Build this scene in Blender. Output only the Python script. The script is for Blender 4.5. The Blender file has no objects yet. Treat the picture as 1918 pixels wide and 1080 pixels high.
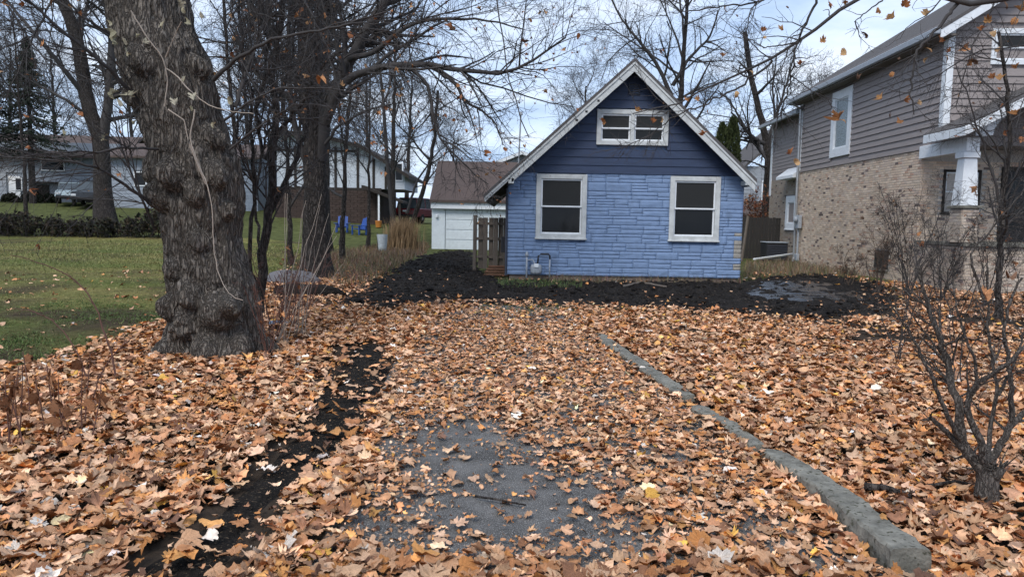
import bpy, math, random
import numpy as np
from mathutils import Matrix, Vector
random.seed(7); rng = np.random.default_rng(7)
SC = bpy.context.scene; COL = SC.collection
# ------------------------------------------------------------------ camera, sky, sun, exposure
FPX, CX, CY, EYE = 1385.0, 959.0, 540.0, 1.6
PITCH, ROLL = math.radians(5.36), math.radians(1.0)
CAM_R = Matrix.Rotation(math.pi/2-PITCH, 3, 'X') @ Matrix.Rotation(ROLL, 3, 'Z')
cd = bpy.data.cameras.new('camera'); cam = bpy.data.objects.new('camera', cd); COL.objects.link(cam)
cd.sensor_width = 36; cd.lens = 36*FPX/1918; cd.clip_start = .05; cd.clip_end = 3000
cam.matrix_world = Matrix.Translation((0, 0, EYE)) @ CAM_R.to_4x4()
SC.camera = cam
W = bpy.data.worlds.new('World'); SC.world = W; W.use_nodes = True
SUN_EL, SUN_AZ = math.radians(48), math.radians(205)      # behind the camera, a little to the left
def build_world():
    nt = W.node_tree; N = nt.nodes; L = nt.links; N.clear()
    out = N.new('ShaderNodeOutputWorld'); bg = N.new('ShaderNodeBackground'); bg.inputs[1].default_value = .1
    sky = N.new('ShaderNodeTexSky'); sky.sky_type = 'NISHITA'; sky.sun_disc = False
    sky.sun_elevation = SUN_EL; sky.sun_rotation = SUN_AZ; sky.air_density = 1.0; sky.dust_density = 1.0
    tc = N.new('ShaderNodeTexCoord'); sep = N.new('ShaderNodeSeparateXYZ'); L.new(tc.outputs['Generated'], sep.inputs[0])
    mx = N.new('ShaderNodeMath'); mx.operation = 'MAXIMUM'; mx.inputs[1].default_value = 0; L.new(sep.outputs[2], mx.inputs[0])
    ad = N.new('ShaderNodeMath'); ad.operation = 'ADD'; ad.inputs[1].default_value = .16; L.new(mx.outputs[0], ad.inputs[0])
    cb = N.new('ShaderNodeCombineXYZ')
    for i in (0, 1):
        d = N.new('ShaderNodeMath'); d.operation = 'DIVIDE'; L.new(sep.outputs[i], d.inputs[0]); L.new(ad.outputs[0], d.inputs[1]); L.new(d.outputs[0], cb.inputs[i])
    n1 = N.new('ShaderNodeTexNoise'); n1.inputs['Scale'].default_value = 1.25; n1.inputs['Detail'].default_value = 7; n1.inputs['Roughness'].default_value = .56; n1.inputs['Distortion'].default_value = .35
    L.new(cb.outputs[0], n1.inputs['Vector'])
    cr = N.new('ShaderNodeValToRGB'); e = cr.color_ramp.elements
    e[0].position = .34; e[0].color = (.36, .50, .76, 1); e[1].position = .66; e[1].color = (.84, .91, 1.03, 1)
    m = e = cr.color_ramp.elements.new(.5); m.color = (.58, .72, .95, 1)
    L.new(n1.outputs['Fac'], cr.inputs[0])
    sc = N.new('ShaderNodeVectorMath'); sc.operation = 'SCALE'; sc.inputs[3].default_value = 7.4; L.new(cr.outputs[0], sc.inputs[0])
    mix = N.new('ShaderNodeMix'); mix.data_type = 'RGBA'; mix.inputs[0].default_value = .88
    L.new(sky.outputs[0], mix.inputs[6]); L.new(sc.outputs[0], mix.inputs[7])
    L.new(mix.outputs[2], bg.inputs[0]); L.new(bg.outputs[0], out.inputs[0])
build_world()
sl = bpy.data.lights.new('sun', 'SUN'); sl.energy = 1.5; sl.angle = math.radians(24); sl.color = (1, .95, .88)
sun = bpy.data.objects.new('sun', sl); COL.objects.link(sun)
sd = Vector((math.sin(SUN_AZ)*math.cos(SUN_EL), math.cos(SUN_AZ)*math.cos(SUN_EL), math.sin(SUN_EL)))
sun.rotation_euler = (-sd).to_track_quat('-Z', 'Y').to_euler(); sun.location = (0, -20, 30)
vs = SC.view_settings; vs.view_transform = 'Standard'; vs.look = 'None'; vs.exposure = 0.78; vs.gamma = 1; vs.use_curve_mapping = False
SC.render.engine = 'CYCLES'; SC.cycles.max_bounces = 6; SC.cycles.diffuse_bounces = 3; SC.cycles.glossy_bounces = 3
SC.cycles.use_adaptive_sampling = True; SC.cycles.adaptive_threshold = .02; SC.cycles.use_denoising = True
SC.render.film_transparent = False
# ------------------------------------------------------------------ geometry helpers
def ray(px, py): return CAM_R @ Vector(((px-CX)/FPX, -(py-CY)/FPX, -1))
def at(px, py, y):
    d = ray(px, py); return Vector((0, 0, EYE)) + d*(y/d.y)
def gp(px, py, z=0.):
    d = ray(px, py); return Vector((0, 0, EYE)) + d*((z-EYE)/d.z)
def ss(a, b, x):
    t = np.clip((np.asarray(x, float)-a)/(b-a), 0, 1); return t*t*(3-2*t)
def _hash(ix, iy, iz):
    n = (ix*374761393 + iy*668265263 + iz*2147483647*3 + 1013904223) & 0xffffffff
    n = ((n ^ (n >> 13))*1274126177) & 0xffffffff
    n = ((n ^ (n >> 16))*2246822519) & 0xffffffff
    return ((n ^ (n >> 15)) & 0xffffff)/float(0xffffff)
def vnoise(x, y, z=0.):
    x, y, z = np.broadcast_arrays(np.asarray(x, float), np.asarray(y, float), np.asarray(z, float))
    ix, iy, iz = (np.floor(a).astype(np.int64) for a in (x, y, z)); fx, fy, fz = x-ix, y-iy, z-iz
    fx, fy, fz = (f*f*(3-2*f) for f in (fx, fy, fz)); r = 0
    for a in (0, 1):
        for b in (0, 1):
            for c in (0, 1):
                r = r + _hash(ix+a, iy+b, iz+c)*(fx if a else 1-fx)*(fy if b else 1-fy)*(fz if c else 1-fz)
    return r*2-1
def fbm(x, y, z=0., o=4):
    r = 0; a = 1.
    for i in range(o): r = r + a*vnoise(np.asarray(x)*2**i+7.3*i, np.asarray(y)*2**i+3.1*i, np.asarray(z)*2**i); a *= .5
    return r/2
def hgt(x, y):
    x = np.asarray(x, float); y = np.asarray(y, float)
    left = 1-ss(-16, -9, x); mid = 1-ss(-5, -3, x)
    z = 2.35*ss(38, 62, y)*left + 1.15*ss(41, 54, y)*mid*(1-left)
    near = 1-ss(25, 40, y)
    return z + .022*near*vnoise(x*.7, y*.7, 3.3) + .03*(1-near)*vnoise(x*.25, y*.25, 9)
def hz(x, y): return float(hgt(x, y))
def np_mesh(name, V, Q=None, T=None, smooth=False, col=None, matidx=None):
    me = bpy.data.meshes.new(name); V = np.asarray(V, np.float32).reshape(-1, 3)
    idx = []; tot = []
    for F, k in ((Q, 4), (T, 3)):
        if F is not None and len(F):
            F = np.asarray(F, np.int32).reshape(-1, k); idx.append(F.ravel()); tot.append(np.full(len(F), k, np.int32))
    idx = np.concatenate(idx); tot = np.concatenate(tot); st = np.concatenate(([0], np.cumsum(tot)[:-1])).astype(np.int32)
    me.vertices.add(len(V)); me.vertices.foreach_set('co', V.ravel())
    me.loops.add(len(idx)); me.loops.foreach_set('vertex_index', idx)
    me.polygons.add(len(tot)); me.polygons.foreach_set('loop_start', st)
    if smooth: me.polygons.foreach_set('use_smooth', np.ones(len(tot), bool))
    if col is not None:
        a = me.color_attributes.new('col', 'FLOAT_COLOR', 'POINT'); c = np.ones((len(V), 4), np.float32); c[:, :3] = np.asarray(col)[:, :3]
        a.data.foreach_set('color', c.ravel())
    me.update(calc_edges=True); me.validate(); return me
def link(name, me, mat=None, parent=None, loc=(0, 0, 0), rot=(0, 0, 0)):
    o = bpy.data.objects.new(name, me); COL.objects.link(o); o.parent = parent; o.location = loc; o.rotation_euler = rot
    if mat is not None and me is not None and len(me.materials) == 0: me.materials.append(mat)
    return o
def tag(o, label=None, cat=None, group=None, kind=None):
    for k, v in (('label', label), ('category', cat), ('group', group), ('kind', kind)):
        if v: o[k] = v
    return o
def empty(name, loc, rz=0, label=None, cat=None, group=None):
    o = bpy.data.objects.new(name, None); COL.objects.link(o); o.location = loc; o.rotation_euler = (0, 0, rz); o.empty_display_size = .2
    return tag(o, label, cat, group)
class MB:
    def __init__(s): s.v = []; s.f = []; s.c = []; s.cc = (1, 1, 1)
    def add(s, v, f):
        n = len(s.v); s.v += [tuple(p) for p in v]; s.f += [tuple(i+n for i in q) for q in f]; s.c += [s.cc]*len(v); return s
    def box(s, lo, hi, M=None):
        (a, b, c), (d, e, f) = lo, hi
        v = [Vector(p) for p in ((a, b, c), (d, b, c), (d, e, c), (a, e, c), (a, b, f), (d, b, f), (d, e, f), (a, e, f))]
        if M is not None: v = [M @ p for p in v]
        return s.add(v, [(0, 3, 2, 1), (4, 5, 6, 7), (0, 1, 5, 4), (1, 2, 6, 5), (2, 3, 7, 6), (3, 0, 4, 7)])
    def cbox(s, lo, hi, c=.008, M=None):
        lo = Vector(lo); hi = Vector(hi); c = min(c, *[(hi[i]-lo[i])*.45 for i in range(3)]); v = []; key = {}
        for ax in range(3):
            for i in range(8):
                p = [0, 0, 0]
                for k in range(3):
                    b = (i >> k) & 1; off = 0 if k == ax else c
                    p[k] = hi[k]-off if b else lo[k]+off
                key[(ax, i)] = len(v); v.append(Vector(p))
        f = []
        for ax in range(3):
            o1, o2 = (ax+1) % 3, (ax+2) % 3
            for sgn in (0, 1):
                b = sgn << ax; q = [b, b | 1 << o1, b | 1 << o1 | 1 << o2, b | 1 << o2]
                q = [key[(ax, i)] for i in q]; f.append(tuple(q if sgn else q[::-1]))
        for ax in range(3):      # edges along ax
            o1, o2 = (ax+1) % 3, (ax+2) % 3
            for s1 in (0, 1):
                for s2 in (0, 1):
                    i0 = (s1 << o1) | (s2 << o2); i1 = i0 | (1 << ax)
                    q = (key[(o1, i0)], key[(o1, i1)], key[(o2, i1)], key[(o2, i0)])
                    f.append(q if (s1 ^ s2) else q[::-1])
        for i in range(8):
            t = (key[(0, i)], key[(1, i)], key[(2, i)]); par = (i & 1)+((i >> 1) & 1)+((i >> 2) & 1)
            f.append(t if par % 2 == 1 else t[::-1])
        if M is not None: v = [M @ p for p in v]
        return s.add(v, f)
    def prism(s, pts, off, M=None):
        """closed polygon pts (3D) extruded by vector off"""
        n = len(pts); a = [Vector(p) for p in pts]; b = [p+Vector(off) for p in a]; v = a+b
        if M is not None: v = [M @ p for p in v]
        return s.add(v, [tuple(range(n))[::-1], tuple(range(n, 2*n))]+[(i, (i+1) % n, n+(i+1) % n, n+i) for i in range(n)])
    def tube(s, pts, r, n=8, cap=True):
        pts = [Vector(p) for p in pts]; rr = r if hasattr(r, '__len__') else [r]*len(pts); base = len(s.v); v = []; f = []
        for i, p in enumerate(pts):
            t = (pts[min(i+1, len(pts)-1)]-pts[max(i-1, 0)]).normalized()
            u = t.cross(Vector((0, 0, 1))) if abs(t.z) < .9 else t.cross(Vector((1, 0, 0))); u.normalize(); w = t.cross(u)
            for k in range(n):
                a = 2*math.pi*k/n; v.append(p+u*math.cos(a)*rr[i]+w*math.sin(a)*rr[i])
        for i in range(len(pts)-1):
            for k in range(n): f.append((i*n+k, (i+1)*n+k, (i+1)*n+(k+1) % n, i*n+(k+1) % n))
        if cap: f.append(tuple(range(n))); f.append(tuple(range((len(pts)-1)*n, len(pts)*n))[::-1])
        return s.add(v, f)
    def lathe(s, prof, n=16, M=None):
        v = [Vector((r*math.cos(2*math.pi*k/n), r*math.sin(2*math.pi*k/n), z)) for r, z in prof for k in range(n)]; m = len(prof)
        if M is not None: v = [M @ p for p in v]
        f = [(i*n+k, i*n+(k+1) % n, (i+1)*n+(k+1) % n, (i+1)*n+k) for i in range(m-1) for k in range(n)]
        f += [tuple(range(n))[::-1], tuple(range((m-1)*n, m*n))]
        return s.add(v, f)
    def mesh(s, name, smooth=False):
        me = bpy.data.meshes.new(name); me.from_pydata([tuple(p) for p in s.v], [], s.f)
        if any(c != (1, 1, 1) for c in s.c):
            a = me.color_attributes.new('col', 'FLOAT_COLOR', 'POINT')
            for i, c in enumerate(s.c): a.data[i].color = (*c, 1)
        if smooth: me.polygons.foreach_set('use_smooth', [True]*len(me.polygons))
        me.update(); return me
    def build(s, name, mat, parent=None, loc=(0, 0, 0), rot=(0, 0, 0), smooth=False): return link(name, s.mesh(name, smooth), mat, parent, loc, rot)
def BX(name, lo, hi, mat, parent=None, c=.006): return MB().cbox(lo, hi, c).build(name, mat, parent)
# ------------------------------------------------------------------ materials
def mat(name, base, rough=.7, var=.25, vscale=6., bump=.15, bscale=60., stretch=(1, 1, 1), attr=False, spec=.35, metal=0, dark=None, rvar=.1, detail=6, bdist=.02, coords='Object', fine=None, edge=None):
    m = bpy.data.materials.new(name); m.use_nodes = True; nt = m.node_tree; N = nt.nodes; L = nt.links
    b = N['Principled BSDF']; b.inputs['Roughness'].default_value = rough; b.inputs['Metallic'].default_value = metal; b.inputs['Specular IOR Level'].default_value = spec
    tc = N.new('ShaderNodeTexCoord'); mp = N.new('ShaderNodeMapping'); mp.inputs['Scale'].default_value = stretch
    L.new(tc.outputs[coords], mp.inputs[0])
    n1 = N.new('ShaderNodeTexNoise'); n1.inputs['Scale'].default_value = vscale; n1.inputs['Detail'].default_value = detail; n1.inputs['Roughness'].default_value = .62; L.new(mp.outputs[0], n1.inputs[0])
    rp = N.new('ShaderNodeMapRange'); rp.inputs[1].default_value = .3; rp.inputs[2].default_value = .7; L.new(n1.outputs['Fac'], rp.inputs[0])
    mx = N.new('ShaderNodeMix'); mx.data_type = 'RGBA'; L.new(rp.outputs[0], mx.inputs[0])
    if attr:
        at_ = N.new('ShaderNodeAttribute'); at_.attribute_name = 'col'
        lo = N.new('ShaderNodeVectorMath'); lo.operation = 'SCALE'; lo.inputs[3].default_value = 1-var; hi = N.new('ShaderNodeVectorMath'); hi.operation = 'SCALE'; hi.inputs[3].default_value = 1+var
        L.new(at_.outputs['Color'], lo.inputs[0]); L.new(at_.outputs['Color'], hi.inputs[0]); L.new(lo.outputs[0], mx.inputs[6]); L.new(hi.outputs[0], mx.inputs[7])
    else:
        d = dark or tuple(c*(1-var) for c in base)
        mx.inputs[6].default_value = (*d, 1); mx.inputs[7].default_value = (*[min(1, c*(1+var*.6)) for c in base], 1)
    colout = mx.outputs[2]
    if fine:      # (scale, colour, threshold): small specks of another colour
        n3 = N.new('ShaderNodeTexNoise'); n3.inputs['Scale'].default_value = fine[0]; n3.inputs['Detail'].default_value = 3; L.new(tc.outputs[coords], n3.inputs[0])
        r3 = N.new('ShaderNodeMapRange'); r3.inputs[1].default_value = fine[2]; r3.inputs[2].default_value = fine[2]+.08; L.new(n3.outputs['Fac'], r3.inputs[0])
        m3 = N.new('ShaderNodeMix'); m3.data_type = 'RGBA'; L.new(r3.outputs[0], m3.inputs[0]); L.new(colout, m3.inputs[6]); m3.inputs[7].default_value = (*fine[1], 1); colout = m3.outputs[2]
    L.new(colout, b.inputs['Base Color'])
    if rvar:
        rr = N.new('ShaderNodeMapRange'); rr.inputs[3].default_value = max(0, rough-rvar); rr.inputs[4].default_value = min(1, rough+rvar); L.new(n1.outputs['Fac'], rr.inputs[0]); L.new(rr.outputs[0], b.inputs['Roughness'])
    if bump:
        n2 = N.new('ShaderNodeTexNoise'); n2.inputs['Scale'].default_value = bscale; n2.inputs['Detail'].default_value = 5; L.new(mp.outputs[0], n2.inputs[0])
        bp = N.new('ShaderNodeBump'); bp.inputs['Strength'].default_value = bump; bp.inputs['Distance'].default_value = bdist; L.new(n2.outputs['Fac'], bp.inputs['Height']); L.new(bp.outputs[0], b.inputs['Normal'])
    return m
M = {}
M['white'] = mat('white_paint', (.74, .77, .80), .5, .10, 9, .08, 40)
M['whitewood'] = mat('weathered_white_wood', (.54, .56, .56), .65, .22, 5, .2, 50, fine=(9, (.30, .28, .26), .68))
M['blue'] = mat('blue_stone_paint', (.184, .266, .425), .62, .14, 5, .5, 30, bdist=.02, fine=(3.0, (.15, .215, .34), .60))
M['navy'] = mat('navy_siding_paint', (.031, .049, .100), .6, .22, 4, .12, 70, stretch=(.6, 1, 3))
M['slate'] = mat('slate_siding_paint', (.050, .058, .080), .65, .22, 4, .12, 70)
M['rawstone'] = mat('bare_grey_stone', (.30, .28, .25), .85, .25, 12, .5, 40)
M['foundation'] = mat('foundation_concrete', (.20, .15, .125), .9, .35, 6, .5, 30)
M['concrete'] = mat('old_concrete', (.205, .196, .168), .92, .55, 9, .8, 70, bdist=.008, spec=.2, fine=(34, (.07, .068, .05), .58))
M['shingle'] = mat('asphalt_shingles', (.115, .108, .108), .95, .25, 30, .6, 90, spec=.08)
M['shinglebrown'] = mat('brown_shingles', (.098, .072, .064), .9, .25, 18, .5, 60)
M['taupe'] = mat('taupe_clapboard', (.275, .240, .230), .6, .13, 5, .08, 60, stretch=(1, .3, 3))
M['glass'] = mat('dark_window_glass', (.006, .0065, .007), .05, .2, 3, .03, 3, spec=.28, rvar=0)
M['screen'] = mat('grey_insect_screen', (.026, .027, .027), .55, .3, 60, .1, 200, spec=.2)
M['curtain'] = mat('lace_behind_glass', (.30, .36, .38), .15, .55, 22, .1, 40, spec=.6, dark=(.05, .06, .07))
M['brick'] = mat('tan_brick', (.4, .33, .25), .88, .22, 30, .4, 70, attr=True)
M['mortar'] = mat('brick_mortar', (.50, .46, .42), .95, .2, 20, .4, 60)
M['wood'] = mat('grey_fence_wood', (.150, .125, .105), .85, .35, 8, .5, 30, stretch=(6, 6, .5))
M['darkwood'] = mat('dark_fence_wood', (.035, .032, .030), .85, .3, 8, .4, 30, stretch=(6, 6, .5))
M['soffit'] = mat('bare_soffit_wood', (.16, .14, .125), .85, .3, 6, .3, 30, stretch=(1, 5, 1))
M['asphalt'] = mat('old_asphalt', (.150, .144, .138), .92, .55, 4, 1.0, 120, bdist=.02, spec=.08, fine=(150, (.38, .37, .36), .56), coords='Object')
M['soil'] = mat('dark_damp_soil', (.020, .017, .015), .9, .5, 9, 1.0, 45, bdist=.05, spec=.1, fine=(55, (.12, .09, .06), .60))
M['mud'] = mat('black_wet_mud', (.022, .0195, .0185), .85, .5, 3.0, 1.0, 16, bdist=.10, spec=.08, rvar=.12, fine=(26, (.075, .062, .05), .60))
M['wetmud'] = mat('glistening_wet_mud', (.018, .0165, .018), .20, .45, 2.2, .6, 16, stretch=(.5, 1.6, 1), bdist=.02, spec=.9, rvar=.14)
M['lawn'] = mat('lawn_turf', (.1, .1, .05), .95, .45, 7, 1.0, 60, attr=True, detail=10, bdist=.05, spec=.04)
M['blade'] = mat('grass_blade', (.1, .15, .05), .7, .25, 3, 0, attr=True)
M['leaf'] = mat('dry_leaf', (.4, .2, .1), .75, .34, 26, .6, 45, attr=True, spec=.15, bdist=.012)
M['metal'] = mat('galvanised_metal', (.42, .43, .44), .45, .2, 15, .1, 50, metal=.7)
M['greymeter'] = mat('grey_meter_paint', (.33, .36, .40), .5, .2, 15, .1, 50)
M['blackpipe'] = mat('black_pipe', (.025, .025, .03), .5, .2, 15, .1, 50)
M['black'] = mat('black_plastic', (.012, .012, .013), .5, .2, 15, .1, 50)
M['rust'] = mat('rusty_edging', (.16, .085, .055), .9, .4, 12, .6, 40)
M['garage'] = mat('pale_garage_paint', (.66, .72, .75), .55, .1, 6, .08, 40)
M['palesiding'] = mat('pale_blue_siding', (.27, .305, .355), .7, .2, 5, .1, 40)
M['stucco'] = mat('white_stucco', (.50, .55, .60), .8, .15, 5, .3, 60)
M['timber'] = mat('dark_timber', (.030, .024, .020), .8, .3, 8, .3, 30)
M['darkbrick'] = mat('dark_old_brick', (.060, .042, .036), .9, .4, 3, .6, 9, stretch=(.5, 1, 2.5))
M['greyhouse'] = mat('grey_siding', (.28, .30, .33), .7, .12, 5, .1, 40)
M['redpaint'] = mat('red_car_paint', (.13, .010, .014), .3, .1, 5, 0, spec=.6)
M['darkpaint'] = mat('dark_car_paint', (.018, .020, .024), .3, .1, 5, 0, spec=.6)
M['palepaint'] = mat('pale_car_paint', (.36, .44, .47), .3, .1, 5, 0, spec=.6)
M['carglass'] = mat('car_glass', (.05, .06, .065), .06, .1, 5, 0, spec=.7)
M['tyre'] = mat('tyre_rubber', (.014, .014, .014), .9, .2, 9, .1, 60)
M['taillight'] = mat('red_tail_light', (.35, .01, .01), .2, .1, 9, 0)
M['headlight'] = mat('clear_headlight', (.6, .62, .64), .2, .1, 9, 0)
M['bluechair'] = mat('blue_chair_paint', (.024, .075, .29), .5, .15, 9, .1, 40)
M['orange'] = mat('orange_plastic', (.45, .17, .03), .5, .15, 9, .1, 40)
M['bag'] = mat('pale_plastic_wrap', (.40, .44, .47), .5, .25, 12, .4, 20)
M['stone'] = mat('grey_field_stone', (.16, .155, .165), .9, .35, 6, .8, 20, bdist=.04)
M['drybrush'] = mat('dry_stalk', (.24, .17, .10), .85, .3, 6, .1, 40, attr=True)
M['needle'] = mat('conifer_needles', (.025, .04, .018), .8, .3, 6, 0, attr=True)
M['thuja'] = mat('arborvitae_sprays', (.04, .06, .02), .8, .3, 9, 0, attr=True)
def bark(name, base, dark, sc=(7, 7, 1.8), strength=1.0, dist=.04):
    m = mat(name, base, .9, .3, 3, 0); nt = m.node_tree; N = nt.nodes; L = nt.links; b = N['Principled BSDF']
    tc = N.new('ShaderNodeTexCoord'); mp = N.new('ShaderNodeMapping'); mp.inputs['Scale'].default_value = sc; L.new(tc.outputs['Object'], mp.inputs[0])
    wn = N.new('ShaderNodeTexNoise'); wn.inputs['Scale'].default_value = 1.6; wn.inputs['Detail'].default_value = 4; L.new(mp.outputs[0], wn.inputs[0])
    ad = N.new('ShaderNodeVectorMath'); ad.operation = 'MULTIPLY_ADD'; ad.inputs[1].default_value = (1.3, 1.3, 1.3); L.new(wn.outputs['Color'], ad.inputs[0]); L.new(mp.outputs[0], ad.inputs[2])
    vo = N.new('ShaderNodeTexVoronoi'); vo.feature = 'DISTANCE_TO_EDGE'; vo.inputs['Scale'].default_value = 2.2; L.new(ad.outputs[0], vo.inputs[0])
    no = N.new('ShaderNodeTexNoise'); no.inputs['Scale'].default_value = 9; no.inputs['Detail'].default_value = 7; L.new(mp.outputs[0], no.inputs[0])
    r = N.new('ShaderNodeMapRange'); r.inputs[2].default_value = .32; L.new(vo.outputs['Distance'], r.inputs[0])
    h = N.new('ShaderNodeMath'); h.operation = 'MULTIPLY_ADD'; h.inputs[1].default_value = .55; L.new(no.outputs['Fac'], h.inputs[0]); L.new(r.outputs[0], h.inputs[2])
    cr = N.new('ShaderNodeValToRGB'); cr.color_ramp.elements[0].position = .2; cr.color_ramp.elements[0].color = (*dark, 1); cr.color_ramp.elements[1].position = 1.1 if False else 1.0; cr.color_ramp.elements[1].color = (*base, 1)
    L.new(h.outputs[0], cr.inputs[0]); L.new(cr.outputs[0], b.inputs['Base Color'])
    bp = N.new('ShaderNodeBump'); bp.inputs['Strength'].default_value = strength; bp.inputs['Distance'].default_value = dist; L.new(h.outputs[0], bp.inputs['Height']); L.new(bp.outputs[0], b.inputs['Normal'])
    b.inputs['Specular IOR Level'].default_value = .2
    return m
M['bark'] = bark('grey_brown_bark', (.245, .213, .183), (.050, .042, .036), (10, 10, 1.7), 1.0, .06)
M['bark2'] = bark('dark_bark', (.085, .073, .066), (.018, .015, .014))
M['twig'] = mat('twig_bark', (.052, .047, .046), .85, .3, 6, 0)
M['twigwarm'] = mat('warm_twig_bark', (.105, .075, .056), .85, .3, 6, 0)
M['fartwig'] = mat('far_twig_bark', (.060, .054, .054), .9, .2, 3, 0)
M['cane'] = mat('red_cane_bark', (.13, .065, .050), .8, .3, 6, 0)
M['palecane'] = mat('pale_dry_vine', (.36, .30, .25), .8, .3, 6, 0)
# ------------------------------------------------------------------ terrain
def lines(a, b, fine_a, fine_b, step, grow=1.16):
    L = list(np.arange(fine_a, fine_b+1e-6, step)); s = step; x = L[0]; lo = []
    while x > a: s *= grow; x -= s; lo.append(x)
    s = step; x = L[-1]; hi = []
    while x < b: s *= grow; x += s; hi.append(x)
    return np.array(lo[::-1]+L+hi)
def grid(xs, ys, z):
    X, Y = np.meshgrid(xs, ys, indexing='ij'); Z = z(X, Y); n, m = X.shape
    V = np.stack([X, Y, Z], -1).reshape(-1, 3); i = np.arange(n*m).reshape(n, m)
    return V, np.stack([i[:-1, :-1], i[1:, :-1], i[1:, 1:], i[:-1, 1:]], -1).reshape(-1, 4)
def sdist(px, py, poly):
    """positive inside"""
    d = np.full(px.shape, 1e9); ins = np.zeros(px.shape, bool); n = len(poly)
    for i in range(n):
        (ax, ay), (bx, by) = poly[i], poly[(i+1) % n]; ex, ey = bx-ax, by-ay
        t = np.clip(((px-ax)*ex+(py-ay)*ey)/(ex*ex+ey*ey+1e-12), 0, 1)
        d = np.minimum(d, np.hypot(px-ax-t*ex, py-ay-t*ey))
        c = (ay > py) != (by > py); ins ^= c & (px < (bx-ax)*(py-ay)/((by-ay) if by != ay else 1e-12)+ax)
    return np.where(ins, d, -d)
def gpoly(pts): return [tuple(gp(x, y)[:2]) for x, y in pts]
V, Q = grid(lines(-600, 600, -14, 16, .25), lines(-60, 1400, 1, 24, .25), lambda x, y: hgt(x, y)-.012)
x, y = V[:, 0], V[:, 1]
grassy = np.maximum(ss(16, 24, y), 1-ss(-8, -5.5, x)); 
g0 = np.array((.045, .034, .026)); g1 = np.array((.085, .095, .036))
link('ground', np_mesh('ground', V, Q, smooth=True, col=g0+(g1-g0)*grassy[:, None]), mat('ground_soil', (0, 0, 0), .95, .4, 2.2, .9, 30, attr=True, bdist=.03, spec=.05))['kind'] = 'structure'
def overlay(name, poly, step, lift, m, rough=.02, feather=.35, wob=.25, nsc=2.5, kind='structure', zfun=None, colfun=None):
    xs = np.array([p[0] for p in poly]); ys = np.array([p[1] for p in poly])
    V, Q = grid(np.arange(xs.min()-.4, xs.max()+.4, step), np.arange(ys.min()-.4, ys.max()+.4, step), lambda x, y: x*0)
    x, y = V[:, 0], V[:, 1]; s = sdist(x, y, poly)+wob*fbm(x*1.6, y*1.6, 1.7)
    V[:, 2] = hgt(x, y)-.012+np.clip(s/feather, -1, 1)*lift+np.clip(s*4, 0, 1)*rough*fbm(x*nsc, y*nsc, 5.5)
    if zfun is not None: V[:, 2] += zfun(x, y)*np.clip(s*3, 0, 1)
    keep = (s[Q].max(1) > -.3); Q = Q[keep]; u, inv = np.unique(Q, return_inverse=True)
    o = link(name, np_mesh(name, V[u], inv.reshape(-1, 4), smooth=True, col=colfun(V[u, 0], V[u, 1]) if colfun else None), m); o['kind'] = kind; return o
LAWN = [(-60, 6)]+gpoly([(-60, 720), (60, 690), (200, 650), (330, 600), (400, 560), (500, 520), (560, 478)])+[(-9, 40), (-14, 43), (-60, 43)]
def lawn_col(x, y):
    worn = np.clip(.5+1.5*fbm(x*.7, y*.7, 2, 5)+.75*(1-ss(9.5, 14, y))-.35, 0, 1)[:, None]; dry = np.clip(.5+1.2*fbm(x*.25, y*.6, 4, 4), 0, 1)[:, None]
    g = np.array((.125, .150, .045))*(1-dry)+np.array((.235, .205, .078))*dry
    return g*(1-worn)+np.array((.075, .058, .038))*worn
overlay('lawn', LAWN, .27, .03, M['lawn'], .03, .5, .5, colfun=lawn_col)
MUDP = gpoly([(640, 572), (690, 535), (735, 505), (780, 484), (830, 470), (882, 471), (900, 505), (940, 530), (1100, 529), (1395, 529), (1440, 520), (1550, 515), (1650, 530), (1690, 556), (1660, 590), (1560, 600), (1420, 590), (1300, 583), (1200, 574), (1080, 568), (900, 567), (760, 574)])
tracks = lambda x, y: .030*np.sin((y+.18*x+.25*np.sin(x*.9))*9)*(.35+.65*ss(2.0, 4.5, x))+.035*np.abs(fbm(x*5, y*5, 2.5, 3))
overlay('mud', MUDP, .085, .03, M['mud'], .13, .35, .55, 3.6, zfun=tracks)
WETP = gpoly([(1370, 545), (1440, 524), (1540, 521), (1600, 538), (1640, 556), (1590, 573), (1480, 571), (1390, 562)])
overlay('wet_mud', WETP, .06, .030, M['wetmud'], .03, .9, 1.0, 3.2, zfun=lambda x, y: .45*tracks(x, y)+.03)
def clods():
    n = 9000; xs = [p[0] for p in MUDP]; ys = [p[1] for p in MUDP]; x = rng.uniform(min(xs), max(xs), n); y = rng.uniform(min(ys), max(ys), n); k = (sdist(x, y, MUDP)+.4*fbm(x*1.5, y*1.5, 1) > .1) & ((sdist(x, y, WETP) < .1) | (rng.random(n) < .15)); x, y = x[k], y[k]; n = len(x)
    B = np.array([(1, 0, 0), (-1, 0, 0), (0, 1, 0), (0, -1, 0), (0, 0, 1), (.6, .6, .5), (-.6, .6, .5), (.6, -.6, .5), (-.6, -.6, .5)], float); F = np.array([(0, 2, 5), (2, 1, 6), (1, 3, 8), (3, 0, 7), (0, 5, 7), (2, 6, 5), (1, 8, 6), (3, 7, 8), (4, 5, 6), (4, 6, 8), (4, 8, 7), (4, 7, 5)])
    s_ = .018+.055*rng.random(n)**3; V = B[None]*(1+.3*rng.normal(size=(n, 9, 1)))*s_[:, None, None]*np.array([1.2, 1.2, .8])+np.stack([x, y, hgt(x, y)+.02+.025*rng.random(n)+.02], -1)[:, None]
    link('mud_clods', np_mesh('mud_clods', V.reshape(-1, 3), None, (F[None]+(np.arange(n)*9)[:, None, None]).reshape(-1, 3)), M['mud'])['kind'] = 'stuff'
clods()
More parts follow.
